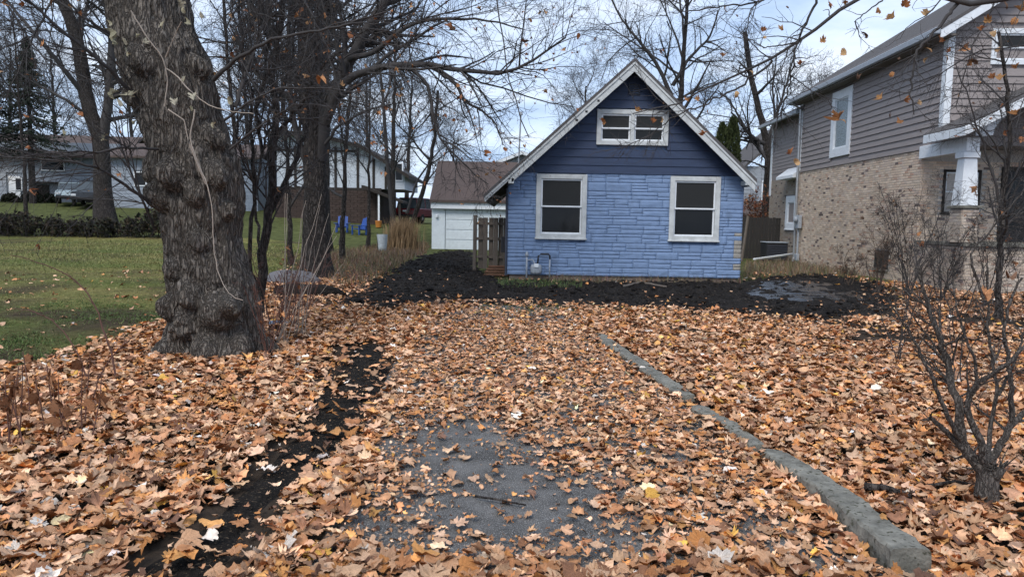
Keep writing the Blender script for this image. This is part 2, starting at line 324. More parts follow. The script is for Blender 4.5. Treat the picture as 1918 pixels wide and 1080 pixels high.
DRIVE = gpoly([(560, 1078), (640, 950), (700, 790), (735, 690), (800, 600), (900, 570), (1090, 576), (1110, 628), (1290, 760), (1460, 890), (1640, 1060)])+[(1.9, 2.2), (-1.2, 2.2)]
overlay('driveway', DRIVE, .1, .012, M['asphalt'], .008, .25, .2)
STRIP = gpoly([(640, 648), (712, 642), (722, 690), (700, 740), (655, 800), (570, 880), (490, 960), (410, 1075), (270, 1075), (400, 965), (500, 880), (590, 790), (622, 720)])
overlay('soil_strip', STRIP, .06, .022, M['soil'], .05, .15, .16, 7)
PATCH = gpoly([(745, 845), (800, 800), (880, 785), (980, 812), (1005, 860), (1100, 890), (1150, 930), (1160, 990), (1115, 1035), (940, 1046), (800, 1016), (750, 980), (835, 932), (755, 892)])
NEARSOIL = gpoly([(1150, 640), (1215, 662), (1260, 700), (1240, 712), (1180, 680)])
# the low concrete kerb along the drive: three cast pieces
def kerb(pts, w, h, label, w2=None, h2=None):
    """pts: ground px points of the kerb's drive-side foot"""
    g = [gp(*p) for p in pts]; n = 26*(len(g)-1); L = []; 
    for i in range(len(g)-1):
        for k in range(26): L.append(g[i].lerp(g[i+1], k/26))
    L.append(g[-1]); Vv = []; F = []
    W0, H0 = w, h; w2 = w2 or w; h2 = h2 or h; prof_of = lambda w, h: [(0, -.05), (-.004, h*.5), (.002, h-.012), (.014, h), (w*.5, h+.002), (w-.014, h), (w, h-.015), (w+.005, -.05)]
    for i, p in enumerate(L):
        t = (L[min(i+1, len(L)-1)]-L[max(i-1, 0)]); t.z = 0; t.normalize(); nrm = Vector((t.y, -t.x, 0)); nrm = nrm if nrm.x > 0 else -nrm
        f_ = i/(len(L)-1); prof = prof_of(W0+(w2-W0)*f_, H0+(h2-H0)*f_)
        for a, (o, z) in enumerate(prof):
            j = .005*vnoise(p.x*9+a*3, p.y*9, a)+.005*vnoise(p.x*30, p.y*30, a*2.)+.006*vnoise(p.x*3, p.y*3, 1.); q = p+nrm*(o+float(j)); Vv.append((q.x, q.y, hz(p.x, p.y)+z+float(j)*.8))
    m = len(prof)
    for i in range(len(L)-1):
        for a in range(m-1): F.append((i*m+a, (i+1)*m+a, (i+1)*m+a+1, i*m+a+1))
    F.append(tuple(range(m))); F.append(tuple(range((len(L)-1)*m, len(L)*m))[::-1])
    me = bpy.data.meshes.new('kerb_stone'); me.from_pydata(Vv, [], F); me.update()
    return tag(link('kerb_stone', me, M['concrete']), label, 'kerb', 'concrete kerb pieces along the drive')
kerb([(1668, 1072), (1530, 938), (1440, 868), (1420, 852)], .19, .125, 'broken near end of the concrete kerb beside the gnarled bush', .14, .065)
kerb([(1405, 842), (1360, 808), (1292, 768)], .13, .055, 'leaf covered middle length of low concrete kerb')
kerb([(1270, 748), (1190, 690), (1112, 632)], .165, .055, 'far length of concrete kerb with bare grey top')
# ------------------------------------------------------------------ windows and siding
def window(par, x0, x1, z0, z1, M0=None, y=0., trim=.11, sashes='double', upper='screen', lower='glass', name='window', sill=True, depth=.06, trimmat='whitewood', plainname=None):
    """window in the local xz plane facing -y; par is the house. M0 turns it onto another wall. window > frame pieces, sashes, panes"""
    I = M0 or Matrix.Identity(4)
    fr = MB(); t = trim
    fr.cbox((x0, y-.055, z0), (x0+t, y+.05, z1), .006, I).cbox((x1-t, y-.055, z0), (x1, y+.05, z1), .006, I)
    fr.cbox((x0+t-.002, y-.052, z1-t), (x1-t+.002, y+.05, z1-.001), .006, I).cbox((x0+t-.002, y-.052, z0+.001), (x1-t+.002, y+.05, z0+t), .006, I)
    w = fr.build(name, M[trimmat], par)
    a, b, c, d = x0+t, x1-t, z0+t, z1-t
    if sill: MB().cbox((x0-.02, y-.085, z0-.02), (x1+.02, y-.0, z0+.022), .006, I).build('sill', M[trimmat], w)
    def sash(a, b, c, d, yy, pm):
        s = MB(); f = .042
        s.cbox((a, yy-.02, c), (a+f, yy+.02, d), .005, I).cbox((b-f, yy-.02, c), (b, yy+.02, d), .005, I).cbox((a+f-.001, yy-.018, d-f), (b-f+.001, yy+.02, d-.001), .005, I).cbox((a+f-.001, yy-.018, c+.001), (b-f+.001, yy+.02, c+f), .005, I)
        s.build('sash', M['white'], w)
        MB().box((a+f-.004, yy+.004, c+f-.004), (b-f+.004, yy+.010, d-f+.004), I).build('pane', M[pm], w)
    if sashes == 'double':
        mid = c+(d-c)*.5; sash(a, b, mid-.02, d, y+.0, upper); sash(a, b, c, mid+.02, y+.042, lower)
    elif sashes == 'pair':
        mx_ = (a+b)/2; BXm = MB().cbox((mx_-.05, y-.05, c), (mx_+.05, y+.05, d), .006, I).build('mullion', M[trimmat], w)
        for p, q in ((a, mx_-.052), (mx_+.052, b)):
            mid = c+(d-c)*.46; sash(p, q, mid-.018, d, y, upper); sash(p, q, c, mid+.018, y+.042, lower)
    else: sash(a, b, c, d, y, lower)
    return w
def lap(par, u0, u1, z0, z1, m, I, t0=.006, t1=.026, gable=None, name='plank'):
    """one lap-siding board in the local xz plane facing -y"""
    g = gable or (lambda z: (u0, u1)); (a, b), (c, d) = g(z0), g(z1)
    if b-a < .05: return
    if d < c: c = d = (c+d)/2
    v = [(a, -t1, z0), (b, -t1, z0), (d, -t0, z1), (c, -t0, z1), (a, .04, z0), (b, .04, z0), (d, .04, z1), (c, .04, z1)]
    return MB().add([I @ Vector(p) for p in v], [(0, 1, 2, 3), (7, 6, 5, 4), (0, 4, 5, 1), (1, 5, 6, 2), (2, 6, 7, 3), (3, 7, 4, 0)]).build(name, m, par)
def cut(intervals, holes):
    for h0, h1 in holes:
        new = []
        for a, b in intervals:
            if h1 <= a or h0 >= b: new.append((a, b)); continue
            if h0 > a: new.append((a, h0))
            if h1 < b: new.append((h1, b))
        intervals = new
    return intervals
# ------------------------------------------------------------------ the small blue house
BH = empty('small_house', (2.97, 19.75, 0), 0, 'small blue stone faced house with dark navy gable and white trim', 'house')
HW, RZ, SL, LX, RX, RIDX = 3.13, 5.71, .925, 3.72, 3.28, .06
def bh_core():
    top = lambda x: RZ-.22-SL*abs(x-RIDX)
    pts = [(-HW+.05, .10, .12), (HW-.05, .10, .12), (HW-.05, .10, top(HW)), (RIDX, .10, top(RIDX)), (-HW+.05, .10, top(HW))]
    return MB().prism(pts, (0, 9, 0)).build('wall', M['blue'], BH)
BHW = bh_core()
MB().cbox((-HW+.08, .05, -.2), (HW-.08, 9, .13), .01).build('foundation', M['foundation'], BH)
WINS = [(-2.37, -1.03, 1.10, 2.80), (1.17, 2.50, 1.10, 2.80)]
for (a, b, c, d) in WINS: window(BH, a, b, c, d, y=.0, trim=.125)
window(BH, -.82, 1.06, 3.58, 4.50, y=-.01, trim=.12, sashes='pair', upper='screen', lower='glass', sill=False)
def stone_block(x0, x1, z0, z1, m, seed):
    nx = max(4, min(18, int((x1-x0)/.05))); nz = max(3, min(6, int((z1-z0)/.026))); g = 0.0
    xs = np.linspace(x0+g, x1-g, nx+1); zs = np.linspace(z0+g, z1-g, nz+1)
    X, Z = np.meshgrid(xs, zs, indexing='ij')
    e = np.minimum(np.minimum(X-xs[0], xs[-1]-X), np.minimum(Z-zs[0], zs[-1]-Z)); e = np.clip(e/.025, 0, 1)
    r = fbm(X*5+Z*9+seed*3.1, Z*20-X*5, seed, 3)
    Y = .004-.006*e-.017*e*r+.003*rng.random(X.shape)
    V = np.stack([X, Y, Z], -1).reshape(-1, 3); i = np.arange(V.shape[0]).reshape(nx+1, nz+1)
    Q = np.stack([i[:-1, :-1], i[1:, :-1], i[1:, 1:], i[:-1, 1:]], -1).reshape(-1, 4)
    rim = list(i[:, 0])+list(i[-1, 1:])+list(i[-2::-1, -1])+list(i[0, -2:0:-1]); n0 = len(V); B = V[rim].copy(); B[:, 1] = .12
    V = np.concatenate([V, B]); k = len(rim); R = [(rim[(j+1) % k], rim[j], n0+j, n0+(j+1) % k) for j in range(k)]
    link('stone_block', np_mesh('stone_block', V, np.concatenate([Q, np.array(R)])), m, BHW)
def bh_stones():
    z = .12; c = 0
    while z < 2.80:
        H = min(random.choice((.20, .22, .24)), 2.835-z)
        if 2.835-z-H < .1: H = 2.835-z
        x = -HW
        while x < HW-.01:
            w = random.uniform(.30, .72); 
            if HW-x-w < .25: w = HW-x
            kind = random.random(); rows = [H] if kind < .16 else ([H*.52, H*.48] if kind < .52 else ([H*.36, H*.64] if kind < .74 else ([H*.66, H*.34] if kind < .86 else [H*.34, H*.33, H*.33])))
            zz = z
            for h in rows:
                iv = [(x, x+w)]
                for (a, b, c0, d0) in WINS:
                    if zz+h > c0+.02 and zz < d0-.02: iv = cut(iv, [(a+.03, b-.03)])
                for a, b in iv:
                    if b-a > .04:
                        bare = b > HW-.02 and .25 < zz < 1.35 and random.random() < .6
                        if bare and b-a > .3: stone_block(a, b-.2, zz, zz+h, M['blue'], c); a = b-.2
                        stone_block(a, b, zz, zz+h, M['rawstone'] if bare else M['blue'], c); c += 1
                zz += h
            x += w
        z += H
bh_stones()
I4 = Matrix.Identity(4)
gb = MB()
gtop = lambda z: (max(-HW-.02, RIDX-(RZ-.16-z)/SL), min(HW+.02, RIDX+(RZ-.16-z)/SL))
z = 2.835; k = 0
while z < 5.4:
    z1 = min(z+.213, 5.5)
    holes = [(-.80, 1.04)] if (z1 > 3.60 and z < 4.48) else []
    def gg(zz, holes=holes): return gtop(zz)
    if holes:
        lap(BH, 0, 0, z, z1, M['navy'], I4, gable=lambda q: (gtop(q)[0], -.80)); lap(BH, 0, 0, z, z1, M['navy'], I4, gable=lambda q: (1.04, gtop(q)[1]))
    else: lap(BH, 0, 0, z, z1, M['navy'], I4, gable=gtop)
    z += .213
vt = BX('vent', (-.02, -.05, 4.88), (.28, .02, 5.16), M['slate'], BH)
for k in range(4): MB().cbox((.015, -.062, 4.915+k*.056), (.245, -.03, 4.942+k*.056), .004, None).build('louver', M['navy'], vt)
BX('vent_backing', (.01, -.054, 4.905), (.25, -.048, 5.135), M['black'], vt)
# left side wall: lap boards and two windows
ML = Matrix.Translation((-HW, 0, 0)) @ Matrix.Rotation(-math.pi/2, 4, 'Z')   # local u -> -y ... u runs to the back when negated
def side(u, z): return u
z = .15
while z < 2.55:
    for a, b in cut([(-9.0, -.01)], [(-1.75, -.85), (-3.9, -3.1)] if z > .95 else []): lap(BH, a, b, z, min(z+.213, 2.62), M['slate'], ML)
    z += .213
window(BH, -1.80, -.80, 1.05, 2.45, ML, trim=.1); window(BH, -3.95, -3.05, 1.15, 2.4, ML, trim=.1)
# roof: two slabs, soffits, rake boards
def slab(name, x0, x1, t0, t1, y0, y1, m, par, bot=None):
    """sloped slab following the roof plane between local x0..x1; t0/t1 depth below the roof surface"""
    zz = lambda x: RZ-SL*abs(x-RIDX)
    pts = [(x0, y0, zz(x0)-t0), (x1, y0, zz(x1)-t0), (x1, y0, zz(x1)-t1), (x0, y0, zz(x0)-t1)]
    return MB().prism(pts, (0, y1-y0, 0)).build(name, m, par)
rf = slab('roof', RIDX, RX+.03, -.03, .06, -.47, 9.3, M['shingle'], BH); slab('roof_slope', -LX-.03, RIDX, -.03, .06, -.47, 9.3, M['shingle'], rf)
slab('soffit', RIDX, RX, .065, .16, -.40, 9.2, M['soffit'], rf); slab('soffit', -LX, RIDX, .065, .16, -.40, 9.2, M['soffit'], rf)
slab('rake_board', RIDX, RX, .13, .315, -.44, -.405, M['whitewood'], rf); slab('rake_board', -HW+.1, RIDX, .13, .315, -.44, -.405, M['whitewood'], rf)
slab('rake_trim', RIDX, RX+.02, -.025, .125, -.465, -.40, M['whitewood'], rf); slab('rake_trim', -LX, RIDX, -.025, .125, -.465, -.40, M['whitewood'], rf)
slab('rake_board', -LX, -HW+.1, .13, .19, -.44, -.405, M['whitewood'], rf)
MB().cbox((-HW+.02, -.44, RZ-SL*(HW+.0)-.30), (-HW+.16, -.0, RZ-SL*HW-.16), .006).build('rake_return', M['whitewood'], rf)
MB().cbox((HW-.10, -.43, RZ-SL*HW-.24), (HW+.13, -.0, RZ-SL*HW-.12), .006).build('rake_return', M['whitewood'], rf)
BX('fascia', (-LX-.005, -.40, RZ-SL*(LX+RIDX)-.17), (-LX+.02, 9.2, RZ-SL*(LX+RIDX)+.0), M['whitewood'], rf)
BX('fascia', (RX-.02, -.40, RZ-SL*(RX-RIDX)-.17), (RX+.005, 9.2, RZ-SL*(RX-RIDX)+.0), M['whitewood'], rf)
for k, t in enumerate((.30, .40, .48)):       # dark holes left by old fixings on the left rake
    xx = RIDX-t*3.0; BX('fixing_hole', (xx-.03, -.452, RZ-SL*abs(xx-RIDX)-.25), (xx+.03, -.441, RZ-SL*abs(xx-RIDX)-.20), M['black'], rf)
# conduit mast on the left roof slope, downspout on the left corner
ms = MB().tube([(-2.85, 2.2, 2.95), (-2.80, 2.2, 4.6)], .022).lathe([(.0, 0), (.06, .02), (.05, .10), (.0, .12)], 10, Matrix.Translation((-2.80, 2.2, 4.6)))
tag(ms.build('service_mast', M['greymeter'], None, BH.location), 'thin grey service mast rising above the left roof slope of the blue house', 'mast')
MB().tube([(-HW-.02, -.02, 2.4), (-HW-.015, -.02, .1)], .03).build('downpipe', M['slate'], BH)
BX('outlet_box', (-HW-.14, .55, .80), (-HW-.02, .75, .98), M['white'], BH)
BX('utility_box', (-HW-.16, .20, .70), (-HW-.02, .45, 1.12), M['blackpipe'], BH)
# gas meter with its pipes
gm = empty('gas_meter', (.33, 19.62, 0), 0, 'grey gas meter with pipes at the foot of the blue stone wall', 'meter')
MB().tube([(.05, 0, -.05), (.05, 0, .62)], .024).lathe([(.0, 0), (.05, .01), (.055, .05), (.03, .08), (.03, .12), (0, .13)], 12, Matrix.Translation((.05, 0, .62))).build('riser_pipe', M['greymeter'], gm, smooth=True)
MB().tube([(.05, 0, .52), (.2, -.01, .54), (.25, -.01, .46), (.25, -.01, .38)], .018).build('inlet_pipe', M['greymeter'], gm, smooth=True)
mb = MB().lathe([(.0, 0), (.12, .01), (.15, .07), (.15, .20), (.12, .26), (0, .27)], 16, Matrix.Translation((.30, -.02, .15)) @ Matrix.Diagonal((1, .6, 1, 1))).build('meter_body', M['greymeter'], gm, smooth=True)
BX('dial', (.24, -.14, .34), (.36, -.10, .44), M['white'], mb)
MB().tube([(.33, -.01, .40), (.36, -.01, .64), (.42, -.01, .69), (.62, -.01, .69), (.66, -.01, .64), (.66, -.01, .56)], .024).build('outlet_pipe', M['blackpipe'], gm, smooth=True)
MB().tube([(.66, -.01, .57), (.66, -.005, .04)], .02).build('drop_pipe', M['greymeter'], gm, smooth=True)
# picket fence panel beside the house, running from the side wall away from it
fn = empty('fence_panel', (-.16, 22.2, 0), 0, 'short weathered grey board fence between the blue house and the garage', 'fence')
FD = Vector((-.98, .17, 0)).normalized()
for k in range(6):
    u = .06+k*.147+(.03 if k > 3 else 0); p = FD*u; ang = math.atan2(FD.y, FD.x)
    MB().cbox((-.07, -.012, .1), (.07, .012, 1.62+.02*random.random()), .004).build('board', M['wood'], fn, (p.x, p.y-(.05 if k % 2 == 0 else -.05), 0), (0, 0, ang))
for zz in (.45, 1.0, 1.45): MB().cbox((.0, -.025, -.04), (.98, .025, .04), .004).build('rail', M['wood'], fn, (0, 0, zz), (0, 0, ang))
MB().cbox((-.05, -.05, -.1), (.05, .05, 1.7), .006).build('post', M['wood'], fn, tuple(FD*1.0), (0, 0, ang))
es = empty('edging_stack', (-.42, 20.6, 0), .05, 'rusty brown ridged edging stacked by the corner of the blue house', 'edging')
for k in range(4):
    pts = [(-.40+.05*k, 0, .04+.075*k), (.42-.02*k, 0, .04+.075*k)]
    MB().tube(pts, .036, 8).build('edging_strip', M['rust'], es, (0, .03*k, 0), (0, 0, .03*(k % 2)))
# ------------------------------------------------------------------ detached garage
GA = empty('detached_garage', (-4.15, 38.1, 0), 0, 'pale garage with brown shingle roof behind the blue house', 'garage')
GZ = hz(-3, 38)-.05
BX('wall', (0, .06, GZ-.2), (6.6, 7, 2.4), M['garage'], GA, .01)
BX('corner_post', (-.02, -.06, GZ), (.66, .058, 2.05), M['garage'], GA, .01)
BX('fascia_board', (-.05, -.30, 2.06), (6.7, .056, 2.56), M['white'], GA, .01)
gd = BX('garage_door', (.68, .0, GZ), (5.9, .055, 2.05), M['garage'], GA, .004)
for k in range(4): BX('door_panel', (.70, -.03, GZ+.03+k*.51), (5.88, -.002, GZ+.51+k*.51), M['garage'], gd, .02)
MB().prism([(-.1, -.42, 2.5), (-.1, 3.6, 4.75), (-.1, 7.6, 2.5), (-.1, 7.6, 2.38), (-.1, 3.6, 4.6), (-.1, -.42, 2.38)], (6.9, 0, 0)).build('roof', M['shinglebrown'], GA)
wl = BX('wall_lamp', (.18, -.2, 1.60), (.30, -.06, 1.76), M['white'], GA, .02)
# ------------------------------------------------------------------ the taupe house on the right
RH = empty('brick_house', (11.15, 20.5, 0), math.radians(-2.5), 'two storey house with tan brick below and taupe clapboard above', 'house')
BZ, GZ2 = 3.70, 6.72
BX('brick_backing', (.02, .02, -.3), (9.5, 9.9, BZ), M['mortar'], RH, .002)
BX('upper_wall', (.03, -.97, BZ+.01), (9.5, 9.9, GZ2+.2), M['taupe'], RH, .002)
MS = Matrix.Rotation(-math.pi/2, 4, 'Z')      # side wall: local x=-v
brick_shapes = []
BC = [(.46, .37, .30), (.50, .42, .34), (.42, .33, .26), (.52, .45, .38), (.48, .40, .32), (.44, .37, .32), (.13, .105, .10), (.55, .47, .39), (.40, .28, .22), (.46, .39, .33), (.50, .41, .33), (.20, .16, .15)]
BWT = np.array([3, 3, 2, 2, 3, 2, .5, 1.5, .9, 3, 2, .4]); BWT = BWT/BWT.sum()
for c in BC:
    c = tuple(v*k_ for v, k_ in zip(c, (1.30, 1.24, 1.18))); b = MB(); b.cc = c; b.cbox((-.1, -.016, -.031), (.1, .03, .031), .004); brick_shapes.append(b.mesh('brick'))
for me in brick_shapes: me.materials.append(M['brick'])
def lay(u0, u1, z0, z1, toworld, holes=()):
    out = []; r = 0; z = z0
    while z < z1-.03:
        u = u0-(.105 if r % 2 else 0)
        while u < u1:
            a, b = max(u, u0), min(u+.2, u1)
            if b-a > .05 and not any(a < h[1] and b > h[0] and z+.06 > h[2] and z < h[3] for h in holes): out.append(((a+b)/2, z+.031, (b-a)/.2, toworld))
            u += .21
        z += .073; r += 1
    return out
sidef = lambda u, z: (Vector((.02, u, z)), -math.pi/2)
frontf = lambda u, z: (Vector((u, .02, z)), 0)
BW_HOLES = [(1.6, 2.5, .3, .85)]
bricks = lay(0, 9.88, -.05, BZ-.02, sidef, BW_HOLES)
fr_holes = [(.62, 1.62, 1.95, 3.15), (2.2, 3.12, 1.15, 3.2)]
brf = lay(0, 6.0, -.05, BZ-.3, frontf, fr_holes)
# the 300 that show largest become parts, the rest one joined part
allb = bricks+brf
def vis(b):
    p, a = b[3](b[0], b[1])
    if a == 0: return -1 if b[0] > 2.1 else (.5 if b[0] < .6 else .2)
    return (1.0-p.y/10)*(1 if 1.2 < p.z < 3.5 else .3)
allb.sort(key=lambda b: -vis(b)); rest = MB()
for i, b in enumerate(allb):
    p, a = b[3](b[0], b[1]); ci = int(rng.choice(len(BC), p=BWT)); jit = rng.normal(0, .003)
    if i < 300:
        o = link('brick', brick_shapes[ci], None, RH, p, (0, 0, a)); o.scale = (b[2], 1+jit*20, 1)
    else:
        rest.cc = tuple(np.array(BC[ci])*np.array((1.30, 1.24, 1.18))*rng.uniform(.85, 1.15)); s = b[2]*.1
        rest.box((-s, -.016+jit, -.031), (s, .0, .031), Matrix.Translation(p) @ Matrix.Rotation(a, 4, 'Z'))
rest.build('brick_courses', M['brick'], RH)['kind'] = 'stuff'
# clapboards, side and front
z = BZ-.02; SIDEWIN = (4.85, 6.60, 3.98, 6.28)
while z < GZ2:
    z1 = min(z+.19, GZ2+.1)
    for a, b in cut([(-9.88, .97)], [(-SIDEWIN[1]+.05, -SIDEWIN[0]-.05)] if (z1 > SIDEWIN[2]+.03 and z < SIDEWIN[3]-.03) else []): lap(RH, a, b, z, z1, M['taupe'], MS, .003, .034, name='clapboard')
    z += .19
MF = Matrix.Translation((0, -1.0, 0)); z = BZ+.25; RP = .64
fg = lambda q: (0.02, min(9.5, 5.2+max(0, (GZ2+5.2*RP-q)/RP) if q > GZ2 else 9.5))
FW = (1.05, 3.2, 5.75, 6.65)
while z < 9.2:
    z1 = z+.19
    gl = lambda q: (max(.02, (q-GZ2-.05)/RP) if q > GZ2 else .02, 9.5)
    if z1 > FW[2]+.03 and z < FW[3]-.03:
        lap(RH, 0, 0, z, z1, M['taupe'], MF, .003, .034, gable=lambda q: (gl(q)[0], FW[0]+.05), name='clapboard'); lap(RH, 0, 0, z, z1, M['taupe'], MF, .003, .034, gable=lambda q: (FW[1]-.05, 9.5), name='clapboard')
    else: lap(RH, 0, 0, z, z1, M['taupe'], MF, .003, .034, gable=gl, name='clapboard')
    z += .19
MB().prism([(.05, -.95, GZ2), (10, -.95, GZ2), (10, -.95, GZ2+6.2), (9.5, -.95, GZ2+5.9)], (0, 10.8, 0)).build('gable_wall', M['taupe'], RH)
window(RH, -SIDEWIN[1], -SIDEWIN[0], SIDEWIN[2], SIDEWIN[3], MS, trim=.30, sashes='one', lower='curtain', trimmat='white', sill=False)
window(RH, FW[0], FW[1], FW[2], FW[3], MF, trim=.13, sashes='pair', upper='screen', lower='screen', trimmat='white', sill=False)
MB().cbox((-.035, -1.035, BZ+.25), (.14, -.99, GZ2), .005).cbox((-.036, -1.0, BZ+.251), (.0, -.82, GZ2-.001), .005).build('corner_board', M['white'], RH)
MB().cbox((-.04, 9.70, BZ), (.0, 9.90, GZ2), .005).build('corner_board', M['white'], RH)
# main roof: slope rising to the right, gutter, soffit, front rake boards
ov = .42
def rslab(u0, u1, t0, t1, v0, v1, m, name, par):
    zz = lambda u: GZ2+.12+RP*u
    return MB().prism([(u0, v0, zz(u0)-t0), (u1, v0, zz(u1)-t0), (u1, v0, zz(u1)-t1), (u0, v0, zz(u0)-t1)], (0, v1-v0, 0)).build(name, m, par)
rr = rslab(-ov, 8.5, -.04, .05, -1.42, 10.3, M['shingle'], 'roof', RH)
rslab(-ov+.02, 8.4, .055, .20, -1.36, 10.25, M['white'], 'soffit', rr)
rslab(-ov, 8.5, -.01, .28, -1.41, -1.365, M['white'], 'rake_board', rr)
MB().cbox((-ov-.13, -1.40, GZ2-.30), (-ov, 10.3, GZ2-.13), .02).build('gutter', M['greymeter'], rr)
MB().cbox((-ov+.0, -1.36, GZ2-.33), (-.0, 10.2, GZ2-.28), .004).build('eave_board', M['soffit'], rr)
MB().tube([(-ov-.06, 9.75, GZ2-.3), (-.12, 9.72, GZ2-.55), (-.09, 9.72, .25), (-.12, 9.70, .08)], .05, 8).build('downspout', M['metal'], RH)
for j in range(46): pass
# rear wing
rw = (.38, 9.92, 15.0)
BX('rear_wing_wall', (rw[0], rw[1], -.3), (7, rw[2], 6.3), M['taupe'], RH, .003)
MR = Matrix.Translation((rw[0], 0, 0)) @ MS
z = 3.9
while z < 6.2:
    lap(RH, -rw[2], -rw[1], z, z+.152, M['taupe'], MR, .004, .022, name='clapboard'); z += .152
wingb = MB()
for (u, zc, s, f) in lay(rw[1], rw[2], -.05, 3.6, lambda u, z: (Vector((rw[0]+.004, u, z)), -math.pi/2), [(11.0, 12.4, 1.3, 2.8)]):
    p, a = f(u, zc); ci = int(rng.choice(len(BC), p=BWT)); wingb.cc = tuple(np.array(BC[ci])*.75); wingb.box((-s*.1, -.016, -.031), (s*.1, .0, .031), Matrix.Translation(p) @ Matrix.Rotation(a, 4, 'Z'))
wingb.build('wing_brick_courses', M['brick'], RH)['kind'] = 'stuff'
window(RH, -12.4, -11.0, 1.35, 2.8, MR, trim=.28, sashes='one', lower='glass', trimmat='white')
MB().prism([(-.1, 9.6, 6.30), (7, 9.6, 9.6), (7, 9.6, 9.45), (-.1, 9.6, 6.12)], (0, 5.8, 0)).build('wing_roof', M['shingle'], RH)
BX('wing_corner_board', (rw[0]-.04, rw[2]-.22, 2.9), (rw[0]+.0, rw[2]+.02, 6.15), M['white'], RH)
BX('wing_gutter', (-.22, 9.95, 6.05), (-.09, 15.4, 6.2), M['greymeter'], RH, .02)
MB().prism([(-.15, 10.2, 3.62), (.36, 10.2, 4.0), (.36, 10.2, 3.5), (-.15, 10.2, 3.5)], (0, 2.2, 0)).build('pent_roof', M['white'], RH)
# porch
MBp = MB
pb = BX('porch_base', (.0, -2.45, -.3), (6.0, -.02, 1.12), M['mortar'], RH, .01)
pbr = MB()
for (u, zc, s, f) in lay(0, 6.0, -.05, 1.10, lambda u, z: (Vector((u, -2.454, z)), 0))+lay(-2.45, 0, -.05, 1.10, lambda u, z: (Vector((-.004, u, z)), -math.pi/2)):
    p, a = f(u, zc); ci = int(rng.choice(len(BC), p=BWT)); pbr.cc = BC[ci]; pbr.box((-s*.1, -.016, -.031), (s*.1, .0, .031), Matrix.Translation(p) @ Matrix.Rotation(a, 4, 'Z'))
pbr.build('porch_brick_courses', M['brick'], pb)['kind'] = 'stuff'
BX('porch_slab', (-.06, -2.55, 1.125), (6.0, -.0, 1.21), M['concrete'], RH, .01)
BX('pier', (-.10, -2.36, 1.215), (.28, -1.80, 2.04), M['mortar'], RH, .01)
prb = MB()
for (u, zc, s, f) in lay(-.10, .28, 1.22, 2.03, lambda u, z: (Vector((u, -2.364, z)), 0))+lay(-2.36, -1.8, 1.22, 2.03, lambda u, z: (Vector((-.104, u, z)), -math.pi/2)):
    p, a = f(u, zc); prb.cc = BC[int(rng.choice(len(BC), p=BWT))]; prb.box((-s*.1, -.016, -.031), (s*.1, .0, .031), Matrix.Translation(p) @ Matrix.Rotation(a, 4, 'Z'))
prb.build('pier_bricks', M['brick'], RH)['kind'] = 'stuff'
BX('pier_cap', (-.17, -2.42, 2.045), (.35, -1.76, 2.12), M['concrete'], RH, .012)
cl = MB().add([Vector(p) for p in ((-.13, -2.30, 2.125), (.29, -2.30, 2.125), (.29, -1.88, 2.125), (-.13, -1.88, 2.125), (-.07, -2.24, 3.27), (.23, -2.24, 3.27), (.23, -1.94, 3.27), (-.07, -1.94, 3.27))], [(0, 3, 2, 1), (4, 5, 6, 7), (0, 1, 5, 4), (1, 2, 6, 5), (2, 3, 7, 6), (3, 0, 4, 7)])
cl.build('porch_column', M['white'], RH); BX('column_capital', (-.12, -2.29, 3.275), (.28, -1.89, 3.42), M['white'], RH, .01)
cl.build('porch_column', M['white'], RH, (5.7, 0, 0)); BX('pier', (5.60, -2.36, 1.215), (5.98, -1.80, 2.04), M['mortar'], RH, .01); BX('column_capital', (5.58, -2.29, 3.275), (5.98, -1.89, 3.42), M['white'], RH, .01); BX('porch_beam', (5.62, -2.30, 3.425), (5.94, -.0, 3.76), M['white'], RH, .01)
BX('porch_beam', (-.08, -2.30, 3.425), (.24, -.0, 3.76), M['white'], RH, .01)
# porch gable: rake boards, curved arch board, roof slope
PS = .52; pr = MB().prism([(-.42, -2.85, 3.98), (3.1, -2.85, 3.98+3.52*PS), (3.1, -2.85, 3.90+3.52*PS), (-.42, -2.85, 3.90)], (0, 2.0, 0)).build('porch_roof', M['shingle'], RH)
MB().prism([(3.1, -2.85, 3.98+3.52*PS), (6.6, -2.85, 3.98), (6.6, -2.85, 3.90), (3.1, -2.85, 3.90+3.52*PS)], (0, 2.0, 0)).build('porch_roof_slope', M['shingle'], pr)
MB().prism([(-.44, -2.86, 3.96), (3.1, -2.86, 3.96+3.54*PS), (3.1, -2.86, 3.74+3.54*PS), (-.44, -2.86, 3.74)], (0, .04, 0)).build('rake_board', M['white'], pr)
BX('eave_fascia', (-.44, -2.815, 3.74), (-.40, -.9, 3.95), M['white'], pr)
apts = [(.26, 3.77)]; apts_r = [(5.94, 3.77)]
for k in range(13):
    a = math.pi*(1-k/12*.5); apts.append((3.1+2.70*math.cos(a), 3.80+1.0*math.sin(a))); apts_r.append((3.1-2.70*math.cos(a), 3.80+1.0*math.sin(a)))
apts += [(3.1, 3.78+3.52*PS-.15), (.0, 3.98+.06), (.0, 3.77)]
MB().prism([(p[0], -2.52, p[1]) for p in apts], (0, .1, 0)).build('porch_arch_board', M['white'], RH)
apts_r += [(3.1, 3.78+3.52*PS-.15), (6.2, 3.98+.06), (6.2, 3.77)]
MB().prism([(p[0], -2.52, p[1]) for p in apts_r], (0, .1, 0)).build('porch_arch_board', M['white'], RH)
MB().prism([(3.1, -2.86, 3.96+3.54*PS), (6.62, -2.86, 3.96), (6.62, -2.86, 3.74), (3.1, -2.86, 3.74+3.54*PS)], (0, .04, 0)).build('rake_board', M['white'], pr)
